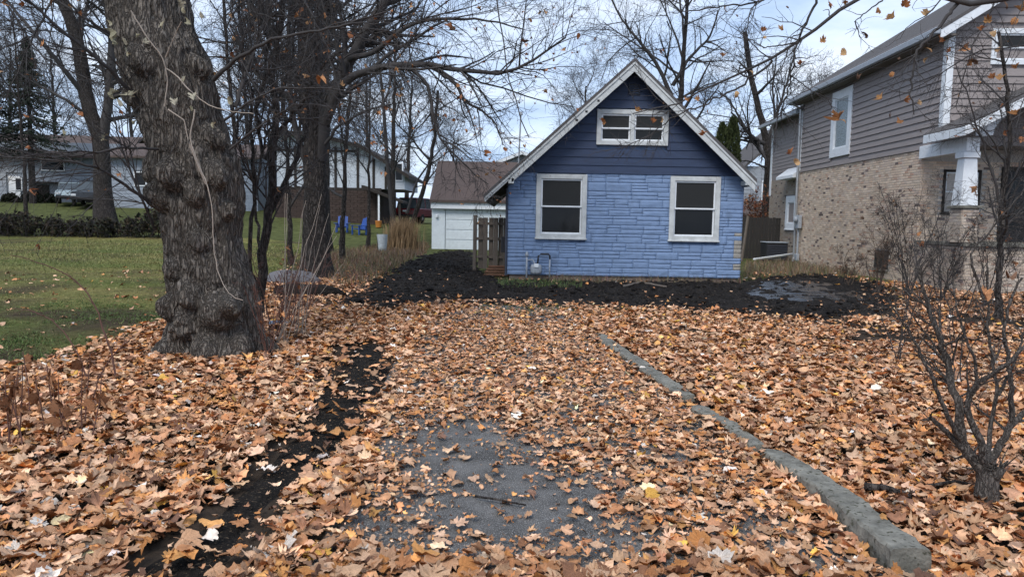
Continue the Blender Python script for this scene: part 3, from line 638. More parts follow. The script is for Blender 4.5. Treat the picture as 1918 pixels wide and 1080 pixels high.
# front door, porch window, lamp
dr = BX('front_door', (2.26, -.01, 1.215), (3.06, .06, 3.15), M['black'], RH, .01); BX('door_pane', (2.42, -.022, 1.9), (2.90, -.012, 3.0), M['glass'], dr)
MB().cbox((2.16, -.03, 1.215), (2.255, .06, 3.25), .005).cbox((3.065, -.03, 1.215), (3.16, .06, 3.25), .005).cbox((2.255, -.03, 3.155), (3.065, .06, 3.25), .005).build('door_frame', M['timber'], RH)
window(RH, .62, 1.62, 1.95, 3.15, Matrix.Translation((0, .02, 0)), trim=.06, trimmat='timber', upper='glass', sill=True)
lm = MB().cbox((3.72, -.14, 2.45), (3.84, .0, 2.75), .01).build('porch_lamp', M['black'], RH); MB().lathe([(.03, 0), (.09, .03), (.10, .10), (.04, .2)], 10, Matrix.Translation((3.78, -.2, 2.52))).build('lamp_glass', M['screen'], lm, smooth=True)
bw = BX('basement_window', (-.02, 1.62, .3), (.03, 2.48, .85), M['screen'], RH); BX('basement_window_sill', (-.05, 1.58, .22), (.03, 2.52, .29), M['concrete'], bw)
em = empty('electric_meter', RH.matrix_basis @ Vector((-.12, 9.3, 0)), RH.rotation_euler.z, 'grey electric meter and conduit on the brick wall beside the downspout', 'meter')
BX('meter_box', (-.06, -.2, 1.42), (.08, .2, 1.95), M['greymeter'], em, .02); MB().lathe([(0, 0), (.13, .01), (.13, .08), (.09, .12), (0, .13)], 14, Matrix.Translation((-.06, 0, 1.78)) @ Matrix.Rotation(-math.pi/2, 4, 'Y')).build('dial', M['greymeter'], em, smooth=True)
MB().tube([(.02, 0, 1.42), (.02, 0, -.05)], .04).build('conduit', M['greymeter'], em); BX('junction_box', (-.05, -.14, .12), (.07, .14, .40), M['greymeter'], em, .015)
# things by the right house
ac = empty('air_conditioner', (11.15, 31.6, 0), 0, 'grey air conditioning unit by the dark wooden fence', 'air conditioner')
BX('cabinet', (-.45, -.4, .0), (.45, .4, .78), M['blackpipe'], ac, .03); BX('lid', (-.47, -.42, .785), (.47, .42, .83), M['greymeter'], ac, .02)
for k in range(7): BX('grille_slat', (-.42, -.415, .10+k*.09), (.42, -.402, .13+k*.09), M['slate'], ac, .003)
df = empty('privacy_fence', (10.15, 33.6, 0), 0, 'dark privacy fence closing the gap between the two houses', 'fence')
for k in range(14): BX('board', (-.02+k*.145, -.012, -.1), (.115+k*.145, .012, 1.85+.03*random.random()), M['darkwood'], df, .004)
for zz in (.4, 1.5): BX('rail', (-.02, .014, zz-.04), (2.1, .06, zz+.04), M['darkwood'], df)
tag(MB().tube([(9.72, 31.4, -.1), (9.95, 31.5, 1.9)], .06, 8).build('leaning_post', M['wood']), 'leaning weathered post in front of the dark privacy fence', 'post')
p0, p1 = gp(1412, 496), gp(1527, 487); p0.z = .22; p1.z = .42
pv = MB().cbox((0, -.05, -.035), ((p1-p0).length, .05, .035), .012).build('gutter_pipe', M['white'], None, p0); pv.rotation_euler = (p1-p0).to_track_quat('X', 'Z').to_euler()
tag(pv, 'white length of downspout lying in dry grass before the brick wall', 'pipe')
# ------------------------------------------------------------------ houses far behind
def simple_window(par, x0, x1, z0, z1, y=0., glass='glass', I=None):
    I = I or Matrix.Identity(4); w = MB().cbox((x0, y-.06, z0), (x1, y+.02, z1), .01, I).build('window', M['white'], par); t = .09
    MB().box((x0+t, y-.068, z0+t), (x1-t, y-.061, z1-t), I).build('pane', M[glass], w); return w
def far_boards(par, x0, x1, z0, z1, st, m, holes=()):
    z = z0
    while z < z1-.02:
        iv = [(x0, x1)]
        for h in holes:
            if z+st > h[2] and z < h[3]: iv = cut(iv, [(h[0], h[1])])
        for a, b in iv: lap(par, a, b, z, min(z+st, z1), m, I4, .004, .03)
        z += st
# house A: pale siding, overhanging upper floor, lit entry
pA = at(0, 375, 62); zA = 2.35
HA = empty('split_level_house', (pA.x-6, 62, zA), math.radians(6), 'pale two storey house with overhanging upper floor at the end of the lawn', 'house')
wA = 15.3
BX('wall', (0, .06, -.5), (wA, 8, 5.0), M['palesiding'], HA, .01); BX('lower_wall', (8.0, .0, -.4), (wA, .06, 1.5), M['greyhouse'], HA)
far_boards(HA, 0, 8.0, .0, 3.9, .3, M['palesiding'], [(6.2, 7.5, .0, 2.2)]); far_boards(HA, 8.0, wA, 1.7, 3.9, .3, M['palesiding'], [(9.0, 11, 2.5, 3.9)])
BX('overhang_soffit', (8.0, -.7, 1.55), (wA, .0, 1.68), M['timber'], HA); BX('entry_door', (6.4, -.05, .0), (7.3, .03, 2.1), M['white'], HA)
BX('garage_opening', (8.2, -.06, -.2), (9.6, -.001, 1.45), M['timber'], HA); BX('garage_opening', (11.8, -.06, -.2), (14.6, -.001, 1.45), M['timber'], HA)
simple_window(HA, 9.0, 10.9, 2.6, 3.8); simple_window(HA, 13.4, 14.7, 2.4, 3.8); simple_window(HA, 6.9, 7.5, .9, 2.0, -.06)
MB().prism([(-.5, -.8, 3.9), (-.5, 4, 6.0), (-.5, 8.6, 3.9), (-.5, 8.6, 3.7), (-.5, 4, 5.8), (-.5, -.8, 3.7)], (wA+1, 0, 0)).build('roof', M['shinglebrown'], HA)
# lit porch lantern by the entry
lt = empty('entry_lantern', HA.location+Vector((6.05, -.55, 0)), 0, 'small lit yellow lantern by the entry of the pale far house', 'lantern')
MB().tube([(0, 0, 0), (0, 0, 2.0)], .07).build('post', M['timber'], lt)
eml = bpy.data.materials.new('lantern_light'); eml.use_nodes = True; eml.node_tree.nodes['Principled BSDF'].inputs['Emission Color'].default_value = (1, .55, .15, 1); eml.node_tree.nodes['Principled BSDF'].inputs['Emission Strength'].default_value = 3
MB().lathe([(.05, 0), (.16, .05), (.18, .25), (.05, .35)], 10, Matrix.Translation((0, 0, 2.0))).build('lamp_glass', eml, lt, smooth=True)
# house B: long pale wall
pB = at(205, 392, 56)
HB = empty('long_pale_house', (pB.x, 56, 1.75), math.radians(-4), 'plain pale blue grey house partly hidden behind the gnarled maple', 'house')
BX('wall', (0, .06, -.4), (11.5, 7, 4.1), M['palesiding'], HB, .01); far_boards(HB, 0, 11.5, .0, 4.0, .25, M['palesiding'], [(7.6, 8.8, 1.2, 2.6), (2.0, 3.0, 1.8, 2.9)])
simple_window(HB, 7.6, 8.8, 1.2, 2.6); simple_window(HB, 2.0, 3.0, 1.8, 2.9); MB().prism([(-.4, -.6, 4.0), (-.4, 3.5, 5.3), (-.4, 7.5, 4.0), (-.4, 7.5, 3.85), (-.4, 3.5, 5.15), (-.4, -.6, 3.85)], (12.3, 0, 0)).build('roof', M['shinglebrown'], HB)
# house C: white stucco with dark uprights over dark brick
pC = at(520, 420, 52); zC = hz(-12, 52)-.05
HC = empty('timbered_house', (pC.x, 52, zC), 0, 'white house with dark uprights above a dark brick lower storey', 'house')
MB().prism([(0, 0, 2.35), (8.9, 0, 2.35), (8.9, 0, 3.3), (5.9, 0, 5.15), (2.6, 0, 5.95), (0, 0, 5.95)], (0, 7, 0)).build('upper_wall', M['stucco'], HC)
BX('lower_wall', (-.1, -.1, -.6), (7.2, 7, 2.34), M['darkbrick'], HC, .01)
for k, xx in enumerate((1.2, 2.85, 4.0, 5.55, 6.65, 7.5)): BX('upright', (xx, -.06, 2.36), (xx+.17, -.002, min(5.2, 8.55-.62*xx)), M['timber'], HC, .01)
BX('cross_beam', (-.05, -.09, 4.85), (5.7, -.062, 5.0), M['timber'], HC); BX('sill_beam', (-.05, -.13, 2.2), (7.3, -.101, 2.4), M['timber'], HC)
MB().prism([(-.6, -.8, 6.15), (2.6, -.8, 6.15), (5.9, -.8, 5.35), (9.3, -.8, 3.3), (9.3, -.8, 3.05), (5.9, -.8, 5.1), (2.6, -.8, 5.92), (-.6, -.8, 5.92)], (0, 8, 0)).build('roof', M['timber'], HC)
MB().prism([(6.2, -1.6, 2.55), (9.0, -1.6, 1.5), (9.0, -1.6, 1.35), (6.2, -1.6, 2.35)], (0, 2.5, 0)).build('lean_to_roof', M['timber'], HC)
BX('lean_to_post', (8.7, -1.5, -.6), (8.85, -1.35, 1.4), M['timber'], HC); BX('lean_to_post', (7.3, -1.5, -.6), (7.42, -1.38, 2.0), M['white'], HC)
simple_window(HC, 2.0, 3.0, .5, 1.6, -.1); simple_window(HC, 8.2, 8.8, 2.9, 4.2, 0)
for row in range(14):      # coarse dark brick courses standing proud
    b = MB(); x = -.1+(.25 if row % 2 else 0)
    while x < 7.1:
        b.box((x, -.125-.02*random.random(), -.1+row*.165), (min(x+.47, 7.15), -.1, .05+row*.165)); x += .5
    b.build('brick_course', M['darkbrick'], HC)
# grey gable behind the garage
pG = at(978, 283, 54)
HG = empty('grey_gable_house', (pG.x, 54, 1.0), 0, 'grey gable end showing above the brown garage roof', 'house')
MB().prism([(-4.5, 0, -1.2), (4.5, 0, -1.2), (4.5, 0, 3.6), (0, 0, pG.z-1.25), (-4.5, 0, 3.6)], (0, 8, 0)).build('wall', M['greyhouse'], HG)
for s in (-1, 1): MB().prism([(s*5.0, -.4, 3.42), (0, -.4, pG.z-1.0), (0, -.4, pG.z-1.22), (s*5.0, -.4, 3.2)], (0, 9, 0)).build('roof', M['shingle'], HG)
for s in (-1, 1): MB().prism([(s*5.0, -.45, 3.40), (0, -.45, pG.z-1.03), (0, -.45, pG.z-1.26), (s*5.0, -.45, 3.16)], (0, .04, 0)).build('rake_board', M['white'], HG)
# grey house beyond the gap on the right
pD = at(1405, 420, 58)
HD = empty('grey_neighbour_house', (pD.x-1, 58, 0), 0, 'grey house with one small white window beyond the gap', 'house')
BX('wall', (0, 0, -.2), (9, 7, 6.0), M['greyhouse'], HD); simple_window(HD, 1.75, 2.5, 3.3, 4.9)
MB().prism([(-.5, -.4, 5.3), (4, -.4, 9.5), (9, -.4, 5.3), (9, -.4, 5.1), (4, -.4, 9.2), (-.5, -.4, 5.1)], (0, 8, 0)).build('roof', M['shingle'], HD)
far_boards(HD, 0, 9, 0, 5.2, .3, M['greyhouse'], [(1.75, 2.5, 3.2, 5.0)])
BX('lean_to', (-.2, -2.5, 0), (3.5, -.05, 2.3), M['soffit'], HD); MB().prism([(-.4, -2.8, 2.3), (-.4, -.05, 3.3), (-.4, -.05, 3.15), (-.4, -2.8, 2.15)], (4.2, 0, 0)).build('lean_to_roof', M['shinglebrown'], HD)
# ------------------------------------------------------------------ vehicles
def car(loc, rz, label, paint, h=1.75, L=4.6, wd=1.85, truck=False, cat='car'):
    c = empty('parked_car', loc, rz, label, cat, 'cars parked by the far houses')
    # x = length (front +), y = width
    a = L/2
    if truck: side = [(-a, .45), (-a, 1.05), (-a+1.7, 1.08), (.1-a+1.7, 1.0), (a-.9, 1.08), (a-.05, .98), (a, .5)]
    else: side = [(-a, .45), (-a-.02, .95), (-a+.1, 1.08), (a-1.2, 1.05), (a-.15, .88), (a, .5)]
    def loft(sec, insets):
        v = []; f = []; n = len(sec)
        for yy, ins in insets:
            for (x, z) in sec: v.append((x*(1-ins*.06), yy, z-ins*.05 if z > .6 else z+ins*.05))
        m = len(insets)
        for i in range(m-1):
            for k in range(n): f.append((i*n+k, i*n+(k+1) % n, (i+1)*n+(k+1) % n, (i+1)*n+k))
        f.append(tuple(range(n))[::-1]); f.append(tuple(range((m-1)*n, m*n))); return v, f
    w = wd/2; v, f = loft(side, [(-w, 1), (-w+.07, 0), (w-.07, 0), (w, 1)]); MB().add(v, f).build('body', M[paint], c)
    x0, x1 = (-a+1.75, a-1.6) if truck else (-a+.08, a-1.35)
    cab = [(x0, 1.04), (x0+.18, h), (x1-.75, h), (x1, 1.04)]
    v, f = loft(cab, [(-w+.1, 0), (-w+.22, 0), (w-.22, 0), (w-.1, 0)])
    v = [(x, y*(1 if z < 1.2 else .86), z) for x, y, z in v]; MB().add(v, f).build('cabin_glass', M['carglass'], c)
    rfm = MB().cbox((x0+.16, -w*.84+.1, h-.02), (x1-.72, w*.84-.1, h+.05), .03).build('roof_panel', M[paint], c)
    for s in (-1, 1):
        for xx in (x0+.12, (x0+x1)/2-.1, x1-.45): MB().tube([(xx+(.0 if xx > x0+.2 else -.08), s*(w-.12), 1.04), (xx+(.08 if xx < x1-.6 else -.34), s*(w-.12)*.87, h)], .035, 6).build('pillar', M[paint], c)
        for xx in (-a+.85, a-.85):
            t = MB().lathe([(.2, -.11), (.33, -.1), (.35, 0), (.33, .1), (.2, .11)], 18, Matrix.Translation((xx, s*(w-.1), .35)) @ Matrix.Rotation(math.pi/2, 4, 'X')).build('wheel', M['tyre'], c, smooth=True)
            MB().lathe([(.05, -.115), (.19, -.105), (.19, .105), (.05, .115)], 12, Matrix.Translation((xx, s*(w-.1), .35)) @ Matrix.Rotation(math.pi/2, 4, 'X')).build('rim', M['metal'], t)
        BX('tail_light', (-a-.05, s*w*.86-.1, .78), (-a+.05, s*w*.86+.1, 1.1), M['taillight'], c, .02); BX('headlight', (a-.16, s*w*.78-.16, .68), (a+.0, s*w*.78+.16, .84), M['headlight'], c, .02)
    BX('bumper', (-a-.08, -w+.05, .42), (-a+.1, w-.05, .64), M['black'], c, .03); BX('bumper', (a-.1, -w+.05, .40), (a+.06, w-.05, .62), M['black'], c, .03)
    BX('number_plate', (-a-.06, -.26, .82), (-a-.021, .26, .95), M['white'], c)
    return c
p = at(786, 419, 56); car((p.x, 56, hz(p.x, 56)), math.radians(72), 'dark red sport utility vehicle seen from behind near the garage', 'redpaint', 1.8)
p = at(133, 378, 57.5); car((p.x, 57.5, hz(p.x, 57.5)), math.radians(-62), 'pale parked car with bright windshield before the pale far house', 'palepaint', 1.6)
p = at(173, 381, 56.5); car((p.x, 56.5, hz(p.x, 56.5)), math.radians(-70), 'dark pickup truck parked beside the far oak trunk', 'darkpaint', 1.85, 5.2, 1.95, True, 'truck')
# ------------------------------------------------------------------ garden chairs, bin, plant tube
def adirondack(loc, rz, label):
    c = empty('garden_chair', loc, rz, label, 'chair', 'blue garden chairs')
    for k in range(5): MB().cbox((-.3+k*.125, 0, 0), (-.19+k*.125, .03, .85-.04*abs(k-2)), .006, Matrix.Translation((0, .15, .3)) @ Matrix.Rotation(-.35, 4, 'X')).build('back_slat', M['bluechair'], c)
    for k in range(4): BX('seat_slat', (-.32, -.42+k*.14, .37-.02*k), (.32, -.30+k*.14, .40-.02*k), M['bluechair'], c)
    for s in (-1, 1):
        BX('leg', (s*.33-.03, -.45, 0), (s*.33+.03, -.36, .56), M['bluechair'], c); BX('leg', (s*.33-.03, .1, 0), (s*.33+.03, .2, .56), M['bluechair'], c); BX('arm', (s*.38-.09, -.5, .565), (s*.38+.09, .35, .60), M['bluechair'], c)
p = at(641, 416, 47); adirondack((p.x, 47, hz(p.x, 47)), .1, 'blue garden chair nearer the oak trunk before the dark brick wall')
p = at(676, 418, 46.5); adirondack((p.x, 46.5, hz(p.x, 46.5)), -.7, 'blue garden chair turned sideways, further from the oak trunk')
p = at(709, 416, 50); bn = empty('orange_bin', (p.x, 50, hz(p.x, 50)), 0, 'small orange bin under the lean-to of the timbered house', 'bin')
MB().lathe([(.18, 0), (.22, .36), (.23, .37), (.23, .40)], 14).build('tub', M['orange'], bn); MB().lathe([(.24, .405), (.24, .43), (.1, .46)], 14).build('lid', M['orange'], bn)
p = at(716, 464, 33); pt = empty('plant_tube', (p.x, 33, hz(p.x, 33)), 0, 'pale plastic tube wrapped round a young trunk by the dry grass', 'tree guard')
tb = MB(); n = 14; prof = [(.18, 0), (.19, .25), (.22, .55), (.24, .82)]
for (r, zz) in prof:
    for k in range(n): tb.v.append((r*math.cos(2*math.pi*k/n)*(1+.08*math.sin(k*3+zz*4)), r*math.sin(2*math.pi*k/n), zz)); tb.c.append((1, 1, 1))
tb.f = [(i*n+k, i*n+(k+1) % n, (i+1)*n+(k+1) % n, (i+1)*n+k) for i in range(3) for k in range(n)]+[tuple(range(n))[::-1]]
tb.build('sleeve', M['bag'], pt, smooth=True); MB().tube([(-.19, -.1, 0), (-.21, -.1, .9)], .015).build('stake', M['timber'], pt)
# ------------------------------------------------------------------ tree machinery (numpy, level by level)
def norm(a): return a/np.maximum(np.linalg.norm(a, axis=-1, keepdims=True), 1e-9)
def tubes(groups):
    """groups of (P (N,k,3), R (N,k), sides) -> vertices, quads"""
    Vs = []; Qs = []; off = 0
    for P, R, n in groups:
        N, k, _ = P.shape
        if N == 0: continue
        T = np.empty_like(P); T[:, 1:-1] = P[:, 2:]-P[:, :-2]; T[:, 0] = P[:, 1]-P[:, 0]; T[:, -1] = P[:, -1]-P[:, -2]; T = norm(T)
        m = norm(T.mean(1)); ref = np.where(np.abs(m[:, 2:3]) < .8, np.array([[0, 0, 1.]]), np.array([[1., 0, 0]]))[:, None, :]
        U = norm(np.cross(T, np.broadcast_to(ref, T.shape))); Wv = np.cross(T, U)
        a = np.arange(n)*2*np.pi/n
        V = P[:, :, None]+R[:, :, None, None]*(U[:, :, None]*np.cos(a)[:, None]+Wv[:, :, None]*np.sin(a)[:, None])
        i = np.arange(N*k*n).reshape(N, k, n)+off; j = np.roll(i, -1, 2)
        Qs.append(np.stack([i[:, :-1], i[:, 1:], j[:, 1:], j[:, :-1]], -1).reshape(-1, 4)[:, ::-1]); Vs.append(V.reshape(-1, 3)); off += N*k*n
    return np.concatenate(Vs), np.concatenate(Qs)
def poly_group(polys, k=14, jit=.012, r=None):
    """polys: [(points, r0, r1)] -> (P,R) resampled smoothly"""
    P = np.zeros((len(polys), k, 3)); R = np.zeros((len(polys), k))
    for i, (pts, r0, r1) in enumerate(polys):
        q = np.array([tuple(p) for p in pts], float); d = np.concatenate([[0], np.cumsum(np.linalg.norm(np.diff(q, axis=0), axis=1))]); t = np.linspace(0, d[-1], k)
        for c in range(3): P[i, :, c] = np.interp(t, d, q[:, c])
        S = P[i].copy(); S[1:-1] = .5*P[i, 1:-1]+.25*(P[i, 2:]+P[i, :-2]); P[i] = S
        P[i, 1:-1] += rng.normal(0, jit, (k-2, 3))*min(1, d[-1]/2); R[i] = r0+(r1-r0)*np.linspace(0, 1, k)**.8
    return P, R
def sprout(P, R, per, t0, t1, ang, length, k=5, wig=.18, trop=.0, rr=.55, rtip=.35, rmin=.003, lenpow=.5, jitter=.35, flat=0., maxr=9):
    """grow `per` children from each parent branch; ang: mean angle in degrees; length: child length (absolute or callable on parent length)"""
    N, kp, _ = P.shape
    if N == 0: return np.zeros((0, k, 3)), np.zeros((0, k))
    L = np.linalg.norm(np.diff(P, axis=1), axis=-1).sum(1)
    cnt = rng.poisson(per*np.clip(L/np.median(L), .4, 2.2)) if per > 1.5 else (rng.random(N) < per).astype(int)
    cnt[0] = max(cnt[0], 1); idx = np.repeat(np.arange(N), cnt); n = len(idx)
    t = t0+(t1-t0)*rng.random(n)**.8; f = t*(kp-1); i = np.minimum(f.astype(int), kp-2); fr = (f-i)[:, None]
    S = P[idx, i]*(1-fr)+P[idx, i+1]*fr; T = norm(P[idx, i+1]-P[idx, i]); r0 = (R[idx, i]*(1-fr[:, 0])+R[idx, i+1]*fr[:, 0])
    rnd = rng.normal(size=(n, 3)); rnd[:, 2] *= 1-flat; perp = norm(rnd-(rnd*T).sum(1, keepdims=True)*T)
    a = np.radians(ang*(1+.35*rng.normal(size=n)))[:, None]; D = norm(T*np.cos(a)+perp*np.sin(a))
    ln = (length*(L[idx]/np.median(L))**lenpow)*(1-.45*t)*np.exp(jitter*rng.normal(size=n)*.7); ln = np.clip(ln, .03, None)
    r0 = np.clip(np.minimum(r0*rr*np.exp(.2*rng.normal(size=n)), maxr), rmin, None)
    C = np.zeros((n, k, 3)); C[:, 0] = S
    for s in range(1, k):
        D = norm(D+rng.normal(0, wig, (n, 3))+np.array([0, 0, trop])); C[:, s] = C[:, s-1]+D*(ln/(k-1))[:, None]
    return C, r0[:, None]*np.linspace(1, rtip, k)[None]
MAPLE = [(90, 1.0), (80, .74), (71, .80), (61, .55), (50, .93), (39, .74), (28, .76), (17, .52), (2, .76), (-16, .58), (-42, .50), (-72, .26)]
LTYPE = {}
def leaf_shape(seed, rings=1, curl=.35, lod=0):
    r = np.random.default_rng(seed); half = MAPLE if lod == 0 else [MAPLE[i] for i in (0, 3, 4, 7, 8, 9, 11)]
    pts = [(a, q) for a, q in half]+[(180-a, q) for a, q in half[:0:-1]]
    if lod == 0: pts += [(-90, .10)]; pts.sort(key=lambda p: -((p[0]+90) % 360))
    else: pts.sort(key=lambda p: -((p[0]+90) % 360))
    a = np.radians([p[0] for p in pts]); q = np.array([p[1] for p in pts])*(1+r.normal(0, .07, len(pts))); ty = r.random(); LTYPE[seed] = ty
    if ty < .22: q = (.50+.28*np.abs(np.sin(a)))*(1+r.normal(0, .06, len(pts)))          # plain oval leaf
    elif ty < .38: q = q*np.where(np.cos(a-r.uniform(0, 6.28)) > .2, r.uniform(.35, .6), 1)      # torn
    elif ty < .55: q = .55*q+.35
    asp = r.choice((1, 1, .9, .75, .55)); c1, c2, c3 = r.normal(0, curl*(1.2 if asp < .8 else 1), 3); ph = r.uniform(0, 6.28); fold = r.uniform(-.1, .5)*curl*2
    def z(x, y): return c1*x*x+c2*y*y*.8+c3*x*y+.10*np.sin(3*x+ph)*np.hypot(x, y)+fold*np.abs(x)+.05*np.sin(9*np.arctan2(y, x)+ph)*np.hypot(x, y)
    V = [np.array([[0, 0, 0.]])]; n = len(pts); T = []; Qd = []
    for j in range(1, rings+1):
        s = j/rings; x, y = q*np.cos(a)*s, q*np.sin(a)*s; V.append(np.stack([x*asp, y, z(x, y)+(1-asp)*.6*np.abs(x)], -1))
    V = np.concatenate(V); V[1:, 2] += r.normal(0, .055, len(V)-1)
    for k in range(n): T.append((0, 1+(k+1) % n, 1+k))
    for j in range(1, rings):
        for k in range(n): Qd.append((1+(j-1)*n+k, 1+(j-1)*n+(k+1) % n, 1+j*n+(k+1) % n, 1+j*n+k))
    return V, np.array(T), (np.array(Qd) if Qd else None)
# leaf colours (surface colours of dry leaves)
LC = np.array([(.42, .215, .110), (.49, .285, .165), (.36, .165, .075), (.42, .185, .065), (.53, .34, .22), (.24, .12, .068), (.58, .33, .075), (.50, .25, .09), (.57, .50, .43), (.14, .075, .05), (.34, .20, .12), (.49, .31, .19)])
LW = np.array([5, 5, 4.0, 2.6, 3.0, 2.2, .25, 1.2, .6, 1.0, 3, 3.2]); LW = LW/LW.sum(); LC = LC*np.array((1.20, 1.19, 1.20))
def rot_mats(n, tilt):
    az = rng.uniform(0, 2*np.pi, n); ta = np.abs(rng.normal(0, tilt, n)); td = rng.uniform(0, 2*np.pi, n)
    ca, sa = np.cos(az), np.sin(az); Z = np.zeros((n, 3, 3)); Z[:, 0, 0] = ca; Z[:, 0, 1] = -sa; Z[:, 1, 0] = sa; Z[:, 1, 1] = ca; Z[:, 2, 2] = 1
    kx, ky = np.cos(td), np.sin(td); c, s = np.cos(ta), np.sin(ta); K = np.zeros((n, 3, 3))
    K[:, 0, 0] = c+kx*kx*(1-c); K[:, 0, 1] = kx*ky*(1-c); K[:, 0, 2] = ky*s; K[:, 1, 0] = kx*ky*(1-c); K[:, 1, 1] = c+ky*ky*(1-c); K[:, 1, 2] = -kx*s; K[:, 2, 0] = -ky*s; K[:, 2, 1] = kx*s; K[:, 2, 2] = c
    return K @ Z
def scatter(name, pos, size, tilt, colors, lod=0, nvar=24, curl=.35, parent=None, R=None):
    """many leaves joined into one mesh"""
    n = len(pos); shapes = [leaf_shape(1000+lod*500+i, 1, curl, lod) for i in range(nvar)]; which = rng.integers(0, nvar, n)
    R = rot_mats(n, tilt) if R is None else R; Vs = []; Ts = []; Cs = []; off = 0
    for s in range(nvar):
        ix = np.where(which == s)[0]
        if not len(ix): continue
        V, T, _ = shapes[s]; X = np.einsum('nij,vj->nvi', R[ix], V)*size[ix][:, None, None]+pos[ix][:, None]
        m = len(V); Vs.append(X.reshape(-1, 3)); Ts.append((T[None]+(np.arange(len(ix))*m)[:, None, None]+off).reshape(-1, 3))
        sh = np.concatenate([[1.12], np.random.default_rng(s).uniform(.74, 1.10, m-1)])[None, :, None]; Cs.append((colors[ix][:, None]*sh).reshape(-1, 3)); off += len(ix)*m
    return link(name, np_mesh(name, np.concatenate(Vs), None, np.concatenate(Ts), col=np.concatenate(Cs)), M['leaf'], parent)
def hang(name, P, n, size, parent, cols=((.34, .14, .06), (.42, .20, .09), (.28, .12, .06), (.45, .26, .13)), tmin=.4):
    """dead leaves still hanging from twigs, joined"""
    ix = rng.integers(0, len(P), n); k = P.shape[1]; f = rng.uniform(tmin, 1, n)*(k-1); i = np.minimum(f.astype(int), k-2); fr = (f-i)[:, None]
    pos = P[ix, i]*(1-fr)+P[ix, i+1]*fr; pos[:, 2] -= size*.5
    c = np.array(cols)[rng.integers(0, len(cols), n)]*rng.uniform(.75, 1.2, (n, 1))
    o = scatter(name, pos, size*np.exp(.3*rng.normal(size=n)), 1.4, c, 1, 12, .8, parent); o['kind'] = 'stuff'; return o
